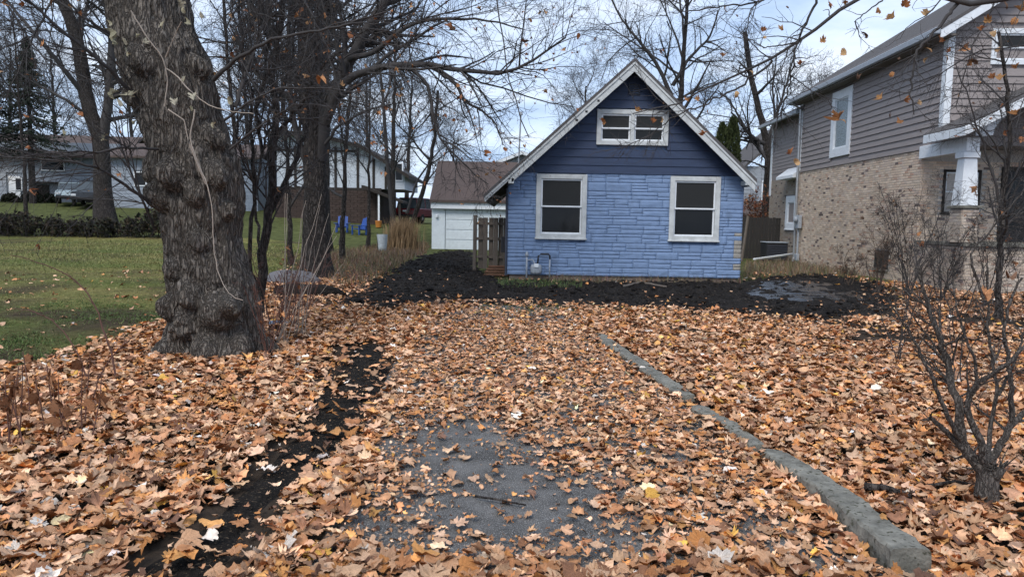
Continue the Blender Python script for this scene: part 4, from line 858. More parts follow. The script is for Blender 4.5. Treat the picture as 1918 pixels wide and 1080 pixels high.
# ------------------------------------------------------------------ the gnarled maple
def big_maple():
    D = 8.5
    tab = [(690, 398, 206), (670, 400, 200), (640, 402, 196), (600, 400, 184), (570, 398, 186), (530, 393, 170), (480, 388, 146), (440, 380, 142), (400, 380, 152), (350, 372, 172), (300, 366, 168), (260, 350, 160), (210, 332, 166), (150, 318, 172), (100, 302, 168), (50, 285, 156), (0, 278, 150), (-60, 274, 146), (-140, 268, 150), (-220, 262, 165)]
    zs = []; cxs = []; rs = []
    for py, c, w in tab:
        p = at(c, py, D); zs.append(p.z); cxs.append(p.x); rs.append(w*.5/FPX*D)
    zs, cxs, rs = (np.array(a) for a in (zs, cxs, rs)); z0, z1 = -.12, zs[-1]
    root = empty('gnarled_maple', (at(400, 670, D).x, D, 0), 0, 'huge gnarled maple with knotty burled trunk on the edge of the lawn', 'tree')
    NT, NZ = 176, 300; th = np.linspace(0, 2*np.pi, NT, endpoint=False); zz = np.linspace(z0, z1, NZ)
    TH, Z = np.meshgrid(th, zz, indexing='ij'); r = np.interp(Z, zs, rs); c = np.interp(Z, zs, cxs)
    X0, Y0 = np.cos(TH), np.sin(TH)
    lump = fbm(X0*1.7+11, Y0*1.7, Z*1.5, 3)
    rad = r*(.86+.20*lump)
    # burls: (pixel x, pixel y, radius m, height m)
    for (bx, by, br, bh) in [(365, 600, .22, .09), (330, 570, .20, .10), (440, 575, .26, .12), (385, 545, .20, .09), (345, 500, .16, .06), (365, 520, .11, .06), (350, 330, .22, .11), (395, 365, .18, .07), (320, 370, .20, .09), (430, 330, .20, .10), (420, 260, .18, .09), (286, 320, .22, .07), (460, 560, .2, .09), (480, 640, .2, .06), (300, 130, .2, .08), (390, 130, .16, .09), (265, 190, .16, .09), (340, 640, .2, .05), (415, 640, .2, .06), (445, 395, .14, .07), (400, 450, .16, .05)]:
        p = at(bx, by, D); ri = np.interp(p.z, zs, rs); ci = np.interp(p.z, zs, cxs); s = np.clip((p.x-ci)/ri, -.97, .97); t = -math.pi/2+math.asin(s)
        d = np.hypot((np.angle(np.exp(1j*(TH-t))))*ri, Z-p.z); rad = rad+1.25*bh*np.exp(-(d/br*1.5)**4*.5-(d/br)**2*.5)*(1+.45*fbm(TH*7, Z*11, 2.2))-.35*bh*np.exp(-((d-br*.95)/(.22*br))**2)
    for (bx, by, br, bh) in [(350, 590, .07, .07), (358, 520, .06, .07), (365, 635, .06, .08), (375, 600, .05, .05), (400, 525, .06, .05), (330, 620, .05, .05)]:      # hollows
        p = at(bx, by, D); ri = np.interp(p.z, zs, rs); ci = np.interp(p.z, zs, cxs); t = -math.pi/2+math.asin(np.clip((p.x-ci)/ri, -.97, .97))
        d = np.hypot(np.angle(np.exp(1j*(TH-t)))*ri, (Z-p.z)*.8); rad = rad-.9*bh*np.exp(-(d/br)**2)
    wx = .35*fbm(X0*3, Y0*3, Z*2.2, 3); knot = np.clip(fbm(X0*2.4+3, Y0*2.4, Z*2.0+4, 2)*2-.15, 0, 1)
    ridge = 1-np.abs(vnoise(X0*7.5+wx*3, Y0*7.5+wx*3, Z*1.6+wx*4))*1.6
    ridge2 = 1-np.abs(vnoise(X0*15+wx*5+9, Y0*15, Z*5+wx*9))*1.6
    iso = fbm(X0*9+wx*5, Y0*9, Z*13, 3)
    rad = rad+(1-knot)*(.040*ridge+.020*ridge2)+knot*(.036*iso+.014*ridge2)
    flare = np.clip((.45-Z)/.45, 0, 1)**2; rad = rad*(1+.16*flare*(1+.9*np.sin(TH*5+1+.6*np.sin(TH*2))))
    X = c+rad*X0-root.location.x; Y = rad*Y0*.95
    V = np.stack([X, Y, Z], -1).reshape(-1, 3); i = np.arange(NT*NZ).reshape(NT, NZ); j = np.roll(i, -1, 0)
    Q = np.stack([i[:, :-1], j[:, :-1], j[:, 1:], i[:, 1:]], -1).reshape(-1, 4)
    link('trunk', np_mesh('trunk', V, Q, smooth=True), M['bark'], root)
    # limbs and hand-placed boughs (pixel, depth)
    A = lambda pts: [at(px, py, d)-root.location for px, py, d in pts]
    top = Vector((cxs[-1], D, z1))-root.location
    limbs = [([top, top+Vector((-.8, .3, 1.2)), top+Vector((-2.0, .6, 3.0)), top+Vector((-2.6, .6, 5.5))], .30, .07),
             ([top, top+Vector((.5, .4, 1.4)), top+Vector((1.3, 1.0, 3.4)), top+Vector((1.8, 1.4, 6.0))], .34, .08),
             ([top+Vector((0, 0, -.3)), top+Vector((-.4, -.5, .9)), top+Vector((-1.4, -1.2, 2.2)), top+Vector((-3.2, -1.4, 3.2))], .20, .05)]
    boughs = [(A([(278, 215, 8.3), (235, 160, 8.0), (200, 125, 7.8), (120, 60, 7.5), (30, -20, 7.2)]), .040, .016),
              (A([(290, 385, 8.2), (240, 350, 7.8), (185, 312, 7.5), (100, 300, 7.2), (0, 293, 7.0)]), .030, .010),
              (A([(300, 280, 8.1), (230, 275, 7.7), (140, 295, 7.4), (60, 290, 7.2), (-20, 270, 7.0)]), .022, .008),
              (A([(400, 150, 8.3), (450, 105, 8.0), (520, 70, 7.8), (640, 50, 7.6), (730, 20, 7.5)]), .036, .010),
              (A([(420, 225, 8.3), (470, 190, 8.0), (520, 165, 7.9), (600, 165, 7.8), (700, 175, 7.7)]), .022, .007),
              (A([(430, 280, 8.2), (480, 240, 8.0), (560, 190, 7.8), (590, 180, 7.7)]), .020, .006),
              (A([(270, 130, 8.3), (200, 60, 8.2), (150, 30, 8.0), (60, -30, 7.9)]), .030, .012),
              (A([(440, 200, 8.6), (470, 110, 8.8), (500, 30, 9.0), (530, -60, 9.2)]), .035, .02),
              (A([(290, 430, 8.3), (270, 380, 8.0), (235, 300, 7.9), (200, 180, 7.8)]), .022, .008)]
    # branches hanging back down into view from the high limbs
    hangs = [(A([(-60, -120, 9.5), (20, 20, 9.2), (80, 110, 9.0), (190, 160, 8.9)]), .03, .008), (A([(60, -160, 9.2), (110, -20, 9.0), (60, 70, 8.8), (10, 190, 8.6)]), .03, .008),
             (A([(520, -160, 9.4), (560, -20, 9.2), (600, 60, 9.0), (640, 180, 8.9)]), .03, .008), (A([(420, -120, 9.0), (460, -20, 8.8), (480, 60, 8.8), (470, 140, 8.7)]), .025, .008)]
    g = []; P, R = poly_group(limbs, 14, .03); g.append((P, R, 10)); LP, LR = P, R
    P, R = poly_group([(p_, a_*.72, b_*.72) for p_, a_, b_ in boughs+hangs], 22, .007); g.append((P, R, 7)); BP, BR = P, R
    a = sprout(LP, LR, 11, .25, 1, 45, 1.8, 7, .16, .0, .5); b = sprout(BP, BR, 20, .10, 1, 42, .95, 6, .11, .0, .5, maxr=.010)
    g += [(*a, 5), (*b, 4)]; c2 = sprout(*a, 7, .1, 1, 45, .7, 4, .2); d2 = sprout(*b, 7, .1, 1, 42, .40, 4, .14, rmin=.0026)
    g += [(*c2, 3), (*d2, 3)]; e2 = sprout(*c2, 3, .1, 1, 45, .3, 3, .2, rmin=.003); g.append((*e2, 3))
    V, Q = tubes(g); o = link('crown', np_mesh('crown', V, Q, smooth=True), M['twig'], root); o['kind'] = 'stuff'
    hang('dead_leaves', np.concatenate([b[0][:, -4:], c2[0][:, -4:]]), 150, .036, root)
    # pale shrivelled leaves and the vines clinging to the trunk
    spots = [(205, 45), (215, 75), (232, 80), (240, 100), (258, 70), (268, 78), (345, 20), (350, 40), (378, 30), (302, 50), (360, 205), (365, 185), (400, 235), (212, 175), (222, 195), (246, 180), (252, 232), (330, 195), (430, 190), (206, 60), (345, 150), (195, 260), (120, 250), (335, 10)]
    shapes = []
    for s in range(6):
        Vv, T, Qd = leaf_shape(50+s, 2, 1.3); Vv = Vv*np.array([.6, 1.2, .8]); shapes.append((Vv, T, Qd))
    ms = []
    for s, (Vv, T, Qd) in enumerate(shapes): ms.append(np_mesh('leaf', Vv, Qd, T, col=np.tile(np.array([(.40, .36, .25), (.33, .30, .20), (.46, .42, .32)][s % 3]), (len(Vv), 1)))); ms[-1].materials.append(M['leaf'])
    for n, (px, py) in enumerate(spots):
        p = at(px, py, 7.6+.25*random.random())-root.location; o = link('leaf', ms[n % 6], None, root, p, (random.uniform(1.0, 2.1), random.uniform(-.5, .5), random.uniform(0, 6.28))); o.scale = (random.uniform(.040, .065),)*3
    vines = [([(365, 205, 8.02), (355, 260, 7.98), (372, 310, 7.97), (390, 345, 7.93), (398, 400, 7.95), (400, 460, 7.95), (408, 510, 7.92), (422, 545, 7.85), (440, 560, 7.84), (455, 562, 7.82)], .008, .004), ([(310, 128, 7.9), (330, 140, 7.85), (350, 165, 7.8), (375, 185, 7.8), (395, 200, 7.8), (440, 210, 7.7), (475, 213, 7.6)], .008, .004),
             ([(245, 20, 7.7), (275, 70, 7.75), (305, 108, 7.8), (315, 150, 7.85), (308, 200, 7.85)], .007, .006), ([(310, 108, 7.8), (330, 60, 7.7), (340, 40, 7.6)], .007, .005), ([(355, 270, 7.75), (375, 320, 7.8), (385, 345, 7.85)], .010, .008), ([(315, 205, 7.8), (345, 225, 7.78), (352, 260, 7.8)], .008, .005)]
    for pts, r0, r1 in vines:
        P, R = poly_group([(A(pts), r0, r1)], 24, .004); V, Q = tubes([(P, R, 6)]); link('vine', np_mesh('vine', V, Q, smooth=True), M['palecane'], root)
    return root
big_maple()
# ------------------------------------------------------------------ other trees
def tree(name, base, depth, H, r0, label, limbs=(), lean=(0, 0), per=(9, 8, 7, 4), lens=(.42, .20, .10, .05), t0=.3, mats=('bark2', 'twig'), group=None, trunk=None, leaves=0, lsize=.05, trop=.02, sides=(9, 6, 4, 3, 3), cat='tree', zoff=0, rmin=.004, ang=48, extra=None, nlev=4):
    x = at(base, 500, depth).x if not isinstance(base, tuple) else base[0]; y = depth; root = empty(name, (x, y, hz(x, y)+zoff), 0, label, cat, group)
    o = root.location
    if trunk: tp = [at(px, py, d)-o for px, py, d in trunk]
    else: tp = [Vector((0, 0, -.15)), Vector((lean[0]*.2, lean[1]*.2, H*.3)), Vector((lean[0]*.6, lean[1]*.6, H*.65)), Vector((lean[0], lean[1], H))]
    P, R = poly_group([(tp, r0, r0*(.22 if not trunk else .45))], 26, .02*min(1, H/8)); R[0, :4] *= np.array([1.45, 1.28, 1.12, 1.04]); 
    V, Q = tubes([(P, R, sides[0]*2)])
    n = sides[0]*2; ang_ = np.arctan2(V[:, 1]-np.repeat(P[0, :, 1], n), V[:, 0]-np.repeat(P[0, :, 0], n)); cen = np.repeat(P[0], n, 0); k = (1+.07*vnoise(np.cos(ang_)*2.5, np.sin(ang_)*2.5, V[:, 2]*1.5)+.03*vnoise(np.cos(ang_)*8, np.sin(ang_)*8, V[:, 2]*3))[:, None]
    V = cen+(V-cen)*k
    link('trunk', np_mesh('trunk', V, Q, smooth=True), M[mats[0]], root); g = []; tops = []
    if limbs:
        LPm, LRm = poly_group([([at(*q)-o for q in pts], a, b) for pts, a, b in limbs], 18, .014); g.append((LPm, LRm, 8)); tops.append((LPm, LRm))
    l1 = sprout(P, R, per[0], t0, 1, ang, lens[0]*H, 8, .12, trop+.06, .5, lenpow=0); g.append((*l1, sides[1]))
    l2s = [sprout(*l1, per[1], .15, 1, ang, lens[1]*H, 6, .15, trop, .5)]
    for a in tops: l2s.append(sprout(*a, per[1]*1.3, .15, 1, ang, lens[1]*H, 6, .15, trop, .45))
    ks = []
    for l2 in l2s:
        l3 = sprout(*l2, per[2], .1, 1, ang, lens[2]*H, 4, .17, trop, .5, rmin=rmin); g += [(*l2, sides[2]), (*l3, sides[3])]; ks.append(l3[0][:, -3:])
        if nlev > 3: l4 = sprout(*l3, per[3]*.62, .1, 1, ang, lens[3]*H, 3, .17, trop, .55, rmin=rmin); g.append((*l4, sides[4])); ks.append(l4[0][:, -3:])
    V, Q = tubes(g); link('crown', np_mesh('crown', V, Q, smooth=True), M[mats[1]], root)['kind'] = 'stuff'
    if leaves: hang('dead_leaves', np.concatenate(ks), leaves, lsize, root)
    return root
def copy_tree(src, loc, rz, sc, label, group=None):
    c = src.copy(); COL.objects.link(c); c.location = loc; c.rotation_euler = (0, 0, rz); c.scale = (sc,)*3; c['label'] = label
    if group: c['group'] = group
    for ch in src.children:
        d = ch.copy(); COL.objects.link(d); d.parent = c
    return c
# the second maple with its long boughs to the right
d = 18.5
T2 = tree('tall_maple', (-5.0,), 19.0, 13, .36, 'tall maple with long drooping right boughs standing behind the gnarled one', trunk=[(597, 540, 19), (592, 480, 19), (590, 420, 19), (590, 300, 19), (580, 180, 19), (572, 60, 19), (566, -80, 19), (560, -250, 19)],
    limbs=[([(598, 300, 19), (610, 215, 18.9), (640, 140, 18.8), (680, 70, 18.6), (720, 5, 18.5), (760, -60, 18.4)], .20, .10),
           ([(608, 235, 18.9), (640, 150, 18.3), (700, 127, 17.8), (790, 119, 17.2), (840, 128, 17), (885, 132, 16.8), (925, 142, 16.6), (960, 136, 16.5), (1010, 108, 16.3), (1060, 70, 16)], .13, .018),
           ([(812, 126, 17.1), (840, 145, 17), (862, 168, 16.9), (865, 188, 16.9), (900, 205, 16.8), (925, 225, 16.7), (942, 272, 16.6)], .055, .012),
           ([(772, 130, 17.3), (803, 160, 17.1), (808, 195, 17), (813, 235, 16.9), (832, 270, 16.8), (872, 312, 16.6), (915, 345, 16.4)], .05, .010),
           ([(862, 185, 16.9), (865, 205, 16.9), (872, 221, 16.9)], .02, .010),
           ([(655, 110, 18.6), (700, 100, 18), (740, 66, 17.6), (780, 40, 17.3), (830, 33, 17), (890, 35, 16.8), (925, 40, 16.6), (980, 55, 16.4)], .08, .012),
           ([(580, 190, 19), (545, 130, 18.8), (510, 70, 18.6), (470, 10, 18.4), (430, -60, 18.2)], .14, .06),
           ([(585, 240, 19), (555, 200, 18.9), (520, 165, 18.8), (480, 140, 18.7), (440, 60, 18.5)], .10, .04),
           ([(590, 330, 19), (560, 270, 19), (545, 200, 19), (540, 80, 19), (545, -40, 19)], .09, .05),
           ([(600, 280, 18.9), (640, 230, 18.6), (690, 205, 18.2), (760, 190, 18)], .05, .012)],
    per=(7, 11, 7, 4), lens=(.32, .125, .06, .03), t0=.5, leaves=620, lsize=.055, trop=-.02, rmin=.0045)
# a bough of it hanging far down from above the frame
tree('farther_oak', 602, 33.5, 15, .40, 'straight dark trunk standing just behind the tall maple', lean=(.2, 1), leaves=60, lsize=.07, t0=.35, per=(10, 8, 6, 3), trunk=None)
tree('forked_oak', 190, 44, 17, .55, 'big forked bare oak left of the gnarled maple by the dark hedge', trunk=[(198, 432, 44), (194, 380, 44), (192, 330, 44), (190, 260, 44), (175, 230, 44), (160, 180, 44), (150, 100, 44), (138, 50, 44), (105, -20, 44), (90, -120, 44)],
     limbs=[([(190, 280, 44), (200, 220, 44), (207, 150, 44), (210, 60, 44), (214, -60, 44)], .32, .16), ([(160, 180, 44), (120, 130, 43), (70, 70, 42), (20, 10, 42), (-30, -50, 42)], .16, .05), ([(150, 100, 44), (155, 40, 44), (175, -40, 44)], .14, .07), ([(172, 225, 44), (130, 190, 43), (70, 160, 43), (10, 120, 43)], .12, .03)], per=(9, 9, 7, 4), lens=(.3, .16, .08, .04), t0=.4, leaves=160, lsize=.08, rmin=.007)
# multi-stemmed saplings right behind the gnarled trunk
sap = empty('clump_of_saplings', (at(488, 556, 10.3).x, 10.3, 0), 0, 'dark many stemmed sapling clump rising right beside the gnarled trunk', 'tree')
st = [([(486, 585, 10.3), (487, 520, 10.3), (497, 440, 10.3), (510, 360, 10.3), (516, 280, 10.3), (515, 180, 10.3), (520, 80, 10.3), (535, -60, 10.3)], .075, .03), ([(486, 560, 10.3), (470, 500, 10.2), (463, 450, 10.1), (470, 410, 10.1), (478, 360, 10.1), (474, 300, 10), (470, 200, 10), (455, 90, 10), (440, -50, 10)], .032, .016),
      ([(505, 400, 10.3), (540, 330, 10.5), (555, 290, 10.6), (575, 230, 10.8), (590, 120, 11), (600, -30, 11)], .04, .016), ([(512, 330, 10.3), (490, 280, 10.4), (480, 220, 10.4), (500, 120, 10.5), (490, 0, 10.5)], .03, .014), ([(488, 470, 10.3), (478, 390, 10.5), (484, 330, 10.6), (500, 240, 10.8), (540, 130, 11), (560, 20, 11)], .022, .012), ([(516, 250, 10.3), (560, 200, 10.2), (610, 120, 10), (680, 60, 9.9), (740, 60, 9.8)], .02, .007)]
P, R = poly_group([([at(*q)-sap.location for q in pts], a, b) for pts, a, b in st], 24, .02)
for i in range(len(P)):
    V, Q = tubes([(P[i:i+1], R[i:i+1], 10)]); link('stem', np_mesh('stem', V, Q, smooth=True), M['bark2'], sap)
s2 = sprout(P, R, 20, .2, 1, 45, 1.1, 8, .12, .03, .45, maxr=.014); s3 = sprout(*s2, 8, .1, 1, 42, .4, 5, .16, rmin=.003); s4 = sprout(*s3, 2.5, .1, 1, 42, .2, 4, .16, rmin=.003)
V, Q = tubes([(*s2, 5), (*s3, 4), (*s4, 3)]); link('crown', np_mesh('crown', V, Q, smooth=True), M['twig'], sap)['kind'] = 'stuff'
hang('dead_leaves', s3[0], 90, .045, sap)
# slim trees along the back of the yard
tree('slim_tree', 690, 36, 9, .10, 'slim dark young tree nearest the pale plastic tube', lean=(.1, 0), per=(12, 7, 5, 3), lens=(.3, .14, .07, .04), t0=.35)
tree('slim_tree', 735, 41, 12, .20, 'bare tree with split trunk directly behind the tall dry grass clump', lean=(.1, .3), per=(13, 8, 6, 3), lens=(.32, .15, .075, .04), t0=.3, leaves=60, lsize=.08, limbs=[([(738, 430, 41), (728, 330, 41), (722, 250, 41), (715, 150, 41), (700, 60, 41)], .16, .05)])
tree('slim_tree', 775, 43, 11, .17, 'leaning bare tree with trunk in front of the red vehicle', trunk=[(757, 465, 43), (768, 425, 43), (790, 370, 43), (805, 310, 43), (815, 250, 43), (820, 170, 43)], limbs=[([(762, 400, 46), (780, 340, 46), (815, 290, 46), (850, 260, 46)], .10, .02)], per=(13, 8, 6, 3), lens=(.32, .15, .075, .04), t0=.35)
tree('slim_tree', 640, 40, 10, .11, 'slim bare tree before the white timbered wall', lean=(.6, 0), per=(12, 7, 5, 3), lens=(.28, .13, .07, .04), t0=.4)
tree('understory_tree', 455, 15, 7.5, .07, 'thin bare tree between the gnarled maple and the tall maple', lean=(-.4, 0), per=(16, 9, 7, 4), lens=(.34, .16, .08, .04), t0=.2, rmin=.0035, leaves=80, lsize=.04)
tree('understory_tree', 545, 24, 9, .09, 'thin bare tree left of the tall maple trunk', lean=(-.3, 0), per=(16, 9, 7, 4), lens=(.34, .16, .08, .04), t0=.2, rmin=.004, leaves=60, lsize=.05)
tree('understory_tree', 640, 26, 9, .10, 'thin bare tree just right of the tall maple trunk', lean=(.5, 0), per=(16, 9, 7, 4), lens=(.34, .16, .08, .04), t0=.25, rmin=.0045, leaves=60, lsize=.05)
tree('understory_tree', 55, 43, 13, .13, 'thin bare tree on the far left behind the dark hedge', lean=(-.3, 0), per=(16, 10, 7, 4), lens=(.36, .17, .085, .045), t0=.35, rmin=.0045, leaves=110, lsize=.05)
BT = tree('background_tree', 760, 62, 12, .24, 'bare twiggy tree behind the red vehicle', lean=(.5, 0), per=(15, 9, 7, 5), lens=(.34, .17, .085, .045), t0=.2, mats=('bark2', 'fartwig'), rmin=.008, group='bare trees of the far background', sides=(7, 5, 3, 3, 3))
def bt(px, d, rz, sc, lab): x = at(px, 400, d).x; copy_tree(BT, (x, d, hz(x, d)), rz, sc, lab)
bt(845, 70, 1.0, .72, 'low bare twiggy tree left of the grey gable'); bt(690, 74, 2.2, 1.15, 'bare twiggy tree behind the timbered house roof'); bt(470, 66, 3.0, 1.25, 'bare tree just right of the gnarled trunk in the far distance')
bt(255, 80, 4.1, 1.35, 'bare tree behind the long pale house'); bt(20, 85, .4, 1.45, 'bare tree rising behind the split level house'); bt(110, 90, 5.0, 1.5, 'bare far tree between the two dark spruces')
bt(560, 84, 5.5, 1.3, 'bare far tree behind the tall maple trunk'); bt(1085, 60, .9, 1.02, 'bare tree behind the left roof slope of the blue house'); bt(1520, 70, 1.9, 1.15, 'bare twiggy tree behind the right house roof'); bt(330, 78, 2.9, 1.3, 'bare far tree hidden mostly by the gnarled trunk')
tree('walnut_tree', 1258, 36, 14, .24, 'spreading bare tree rising behind the peak of the blue house', lean=(.3, 0), per=(13, 9, 7, 4), lens=(.36, .17, .085, .045), t0=.28, rmin=.006, trop=.0, leaves=18, lsize=.09,
     limbs=[([(1258, 180, 36), (1225, 110, 36), (1190, 70, 36), (1160, 30, 36), (1140, -10, 36)], .12, .03), ([(1260, 160, 36), (1290, 110, 36), (1330, 70, 36), (1345, 20, 36)], .10, .03), ([(1262, 190, 36), (1310, 165, 36), (1350, 150, 36)], .07, .02)])
tree('side_yard_tree', 1440, 40, 12, .26, 'dark bare tree rising at the left end of the brick house', trunk=[(1432, 470, 40), (1434, 400, 40), (1440, 300, 40), (1432, 250, 40), (1420, 200, 40), (1405, 140, 40), (1395, 60, 40)],
     limbs=[([(1438, 300, 40), (1405, 255, 40), (1385, 220, 40), (1370, 190, 40), (1345, 170, 40)], .11, .03), ([(1436, 270, 40), (1460, 200, 40), (1478, 140, 40), (1490, 90, 40)], .11, .03), ([(1438, 290, 40), (1452, 230, 40), (1447, 170, 40), (1455, 100, 40)], .10, .03), ([(1436, 315, 40), (1400, 300, 39), (1370, 305, 39)], .06, .02)], per=(10, 9, 7, 4), lens=(.3, .16, .08, .04), rmin=.006, t0=.45)
# overhanging maple standing out of frame on the right, its boughs in front of the houses
ohm = empty('overhanging_maple', (7.2, 5.6, 0), 0, 'maple boughs with orange dead leaves reaching in from the right', 'tree')
P, R = poly_group([([Vector((0, 0, -.1)), Vector((-.05, .05, 2)), Vector((-.15, .1, 4.2)), Vector((-.1, .2, 7))], .26, .15)], 20, .02); V, Q = tubes([(P, R, 18)]); link('trunk', np_mesh('trunk', V, Q, smooth=True), M['bark2'], ohm)
A = lambda pts: [at(*q)-ohm.location for q in pts]; hub = Vector((-.12, .1, 4.0))
ob = [([hub]+A([(2080, -60, 6.2), (1918, -12, 6.3), (1860, 6, 6.4), (1827, 15, 6.4), (1795, 6, 6.5), (1700, -30, 6.6), (1607, -6, 6.7), (1547, 37, 6.8), (1493, 80, 6.9), (1447, 113, 7), (1390, 133, 7.1), (1330, 167, 7.2), (1280, 187, 7.3), (1240, 200, 7.4), (1185, 213, 7.5)]), .05, .005),
      (A([(1447, 113, 7), (1378, 167, 7.1), (1322, 195, 7.2), (1256, 221, 7.3), (1211, 260, 7.4), (1165, 275, 7.5), (1133, 284, 7.5)]), .012, .003),
      (A([(1550, -30, 6.8), (1530, 0, 6.8), (1510, 43, 6.85), (1493, 82, 6.9), (1483, 133, 6.95), (1473, 187, 7), (1457, 222, 7.1), (1450, 250, 7.1)]), .014, .004),
      (A([(1795, 6, 6.5), (1747, 63, 6.5), (1717, 93, 6.5), (1710, 133, 6.5), (1705, 177, 6.5), (1712, 215, 6.5)]), .017, .005), ([hub]+A([(2000, 60, 6.4), (1918, 90, 6.6), (1870, 90, 6.7), (1815, 100, 6.8), (1760, 140, 6.9), (1700, 170, 7)]), .02, .004),
      ([hub]+A([(2000, -100, 6.8), (1880, -30, 7), (1850, 30, 7.1), (1820, 90, 7.1), (1800, 150, 7.1), (1790, 200, 7.1)]), .02, .004), ([hub]+A([(2060, 120, 6.4), (1940, 160, 6.6), (1880, 190, 6.7), (1830, 230, 6.8), (1790, 240, 6.8)]), .018, .004),
      (A([(1700, -30, 6.6), (1640, 10, 6.6), (1600, 40, 6.6), (1610, 70, 6.6)]), .010, .003), (A([(1493, 80, 6.9), (1430, 90, 6.9), (1410, 75, 6.9), (1385, 70, 6.9)]), .008, .003), (A([(1480, 140, 6.95), (1520, 170, 6.95), (1560, 190, 6.95)]), .006, .003), (A([(1500, -30, 6.7), (1420, 5, 6.7), (1330, 15, 6.7), (1260, 25, 6.8)]), .012, .004), (A([(1440, -20, 6.8), (1405, 20, 6.8), (1400, 50, 6.8), (1385, 65, 6.8)]), .007, .003),
      # lone bough hanging from above into the sky gap
      ]
P, R = poly_group(ob, 30, .012); b1 = sprout(P, R, 15, .2, 1, 48, .42, 6, .2, -.03, .55, maxr=.006, lenpow=.25); b2 = sprout(*b1, 4, .15, 1, 45, .2, 4, .22, -.03, rmin=.0022)
V, Q = tubes([(P, R, 7), (*b1, 4), (*b2, 3)]); link('crown', np_mesh('crown', V, Q, smooth=True), M['twig'], ohm)['kind'] = 'stuff'
OL = [(1132, 228, .9), (1190, 205, .7), (1222, 228, .8), (1239, 227, .8), (1242, 193, .6), (1290, 188, .7), (1306, 186, .8), (1318, 252, 1.0), (1380, 177, .7), (1380, 30, .8), (1358, 20, .7), (1467, 55, 1.0), (1430, 57, .7), (1430, 70, .7), (1380, 80, .8), (1352, 105, .8), (1541, 78, 1.0), (1557, 10, 1.0), (1580, 102, 1.0), (1625, 68, 1.0), (1647, 20, 1.0), (1675, 30, 1.0), (1694, 10, 1.1), (1735, 28, 1.2), (1607, 145, 1.1), (1572, 222, 1.5), (1583, 227, 1.0), (1480, 286, .9), (1493, 304, .9), (1682, 110, .9), (1670, 140, .9), (1652, 182, 1.0), (1695, 185, 1.1), (1720, 190, 1.0), (1668, 218, .9), (1680, 227, .8), (1745, 95, 1.0), (1760, 75, .9), (1730, 115, .7), (1830, 115, 1.4), (1815, 118, 1.0), (1875, 148, 1.2), (1860, 145, .9), (1795, 180, .7), (1822, 193, .8), (1905, 212, 1.1), (1850, 40, 1.0), (1840, 55, .9), (1860, 60, 1.1), (1885, 15, 1.1), (1900, 40, 1.0), (1910, 20, 1.2), (1780, 95, .8), (1865, 95, .9), (1725, 247, .7), (1905, 125, .8), (1585, 5, .8), (1500, 120, .7), (1410, 135, .7), (1475, 15, .7)]
olm = []
for s in range(10):
    Vv, T, Qd = leaf_shape(80+s, 2, .8); c = [(.40, .19, .08), (.46, .25, .11), (.34, .14, .06), (.50, .32, .17), (.14, .085, .06)][s % 5]; me = np_mesh('leaf', Vv, Qd, T, col=np.tile(np.array(c), (len(Vv), 1))); me.materials.append(M['leaf']); olm.append(me)
for n, (px, py, s) in enumerate(OL):
    o = link('leaf', olm[n % 10], None, ohm, at(px, py, 6.6+.5*random.random())-ohm.location, (random.uniform(.9, 2.2), random.uniform(-.6, .6), random.uniform(0, 6.28))); o.scale = (.055*s*random.uniform(.8, 1.1),)*3
# the single long twig hanging down in the sky gap belongs to a bough overhead
hb = empty('hanging_bough', at(930, -60, 9.0), 0, 'single long dark twig hanging straight down against the sky', 'branch')
P, R = poly_group([([at(*q)-hb.location for q in ((915, -700, 9.3), (925, -200, 9.1), (931, 0, 9), (938, 60, 9), (950, 120, 9), (958, 165, 9), (970, 205, 9), (980, 235, 9), (991, 258, 9))], .016, .006)], 26, .008)
s1 = sprout(P, R, 5, .5, 1, 40, .25, 5, .18); V, Q = tubes([(P, R, 7), (*s1, 4)]); link('twig', np_mesh('twig', V, Q, smooth=True), M['twig'], hb)
# thin tree at the right edge
tree('edge_sapling', 1885, 12.5, 5.2, .055, 'thin grey sapling in front of the porch at the right', trunk=[(1872, 610, 12.5), (1872, 520, 12.5), (1878, 400, 12.5), (1888, 300, 12.5), (1893, 230, 12.5), (1885, 160, 12.5), (1870, 60, 12.5)], limbs=[([(1878, 400, 12.5), (1850, 290, 12.5), (1820, 200, 12.4), (1790, 120, 12.4)], .025, .008), ([(1885, 320, 12.5), (1860, 260, 12.4), (1830, 230, 12.3), (1770, 235, 12.2)], .018, .006), ([(1882, 380, 12.5), (1905, 320, 12.5), (1935, 250, 12.5)], .02, .008)], per=(14, 7, 5, 3), lens=(.26, .11, .055, .03), rmin=.003, t0=.25, leaves=24, lsize=.06)
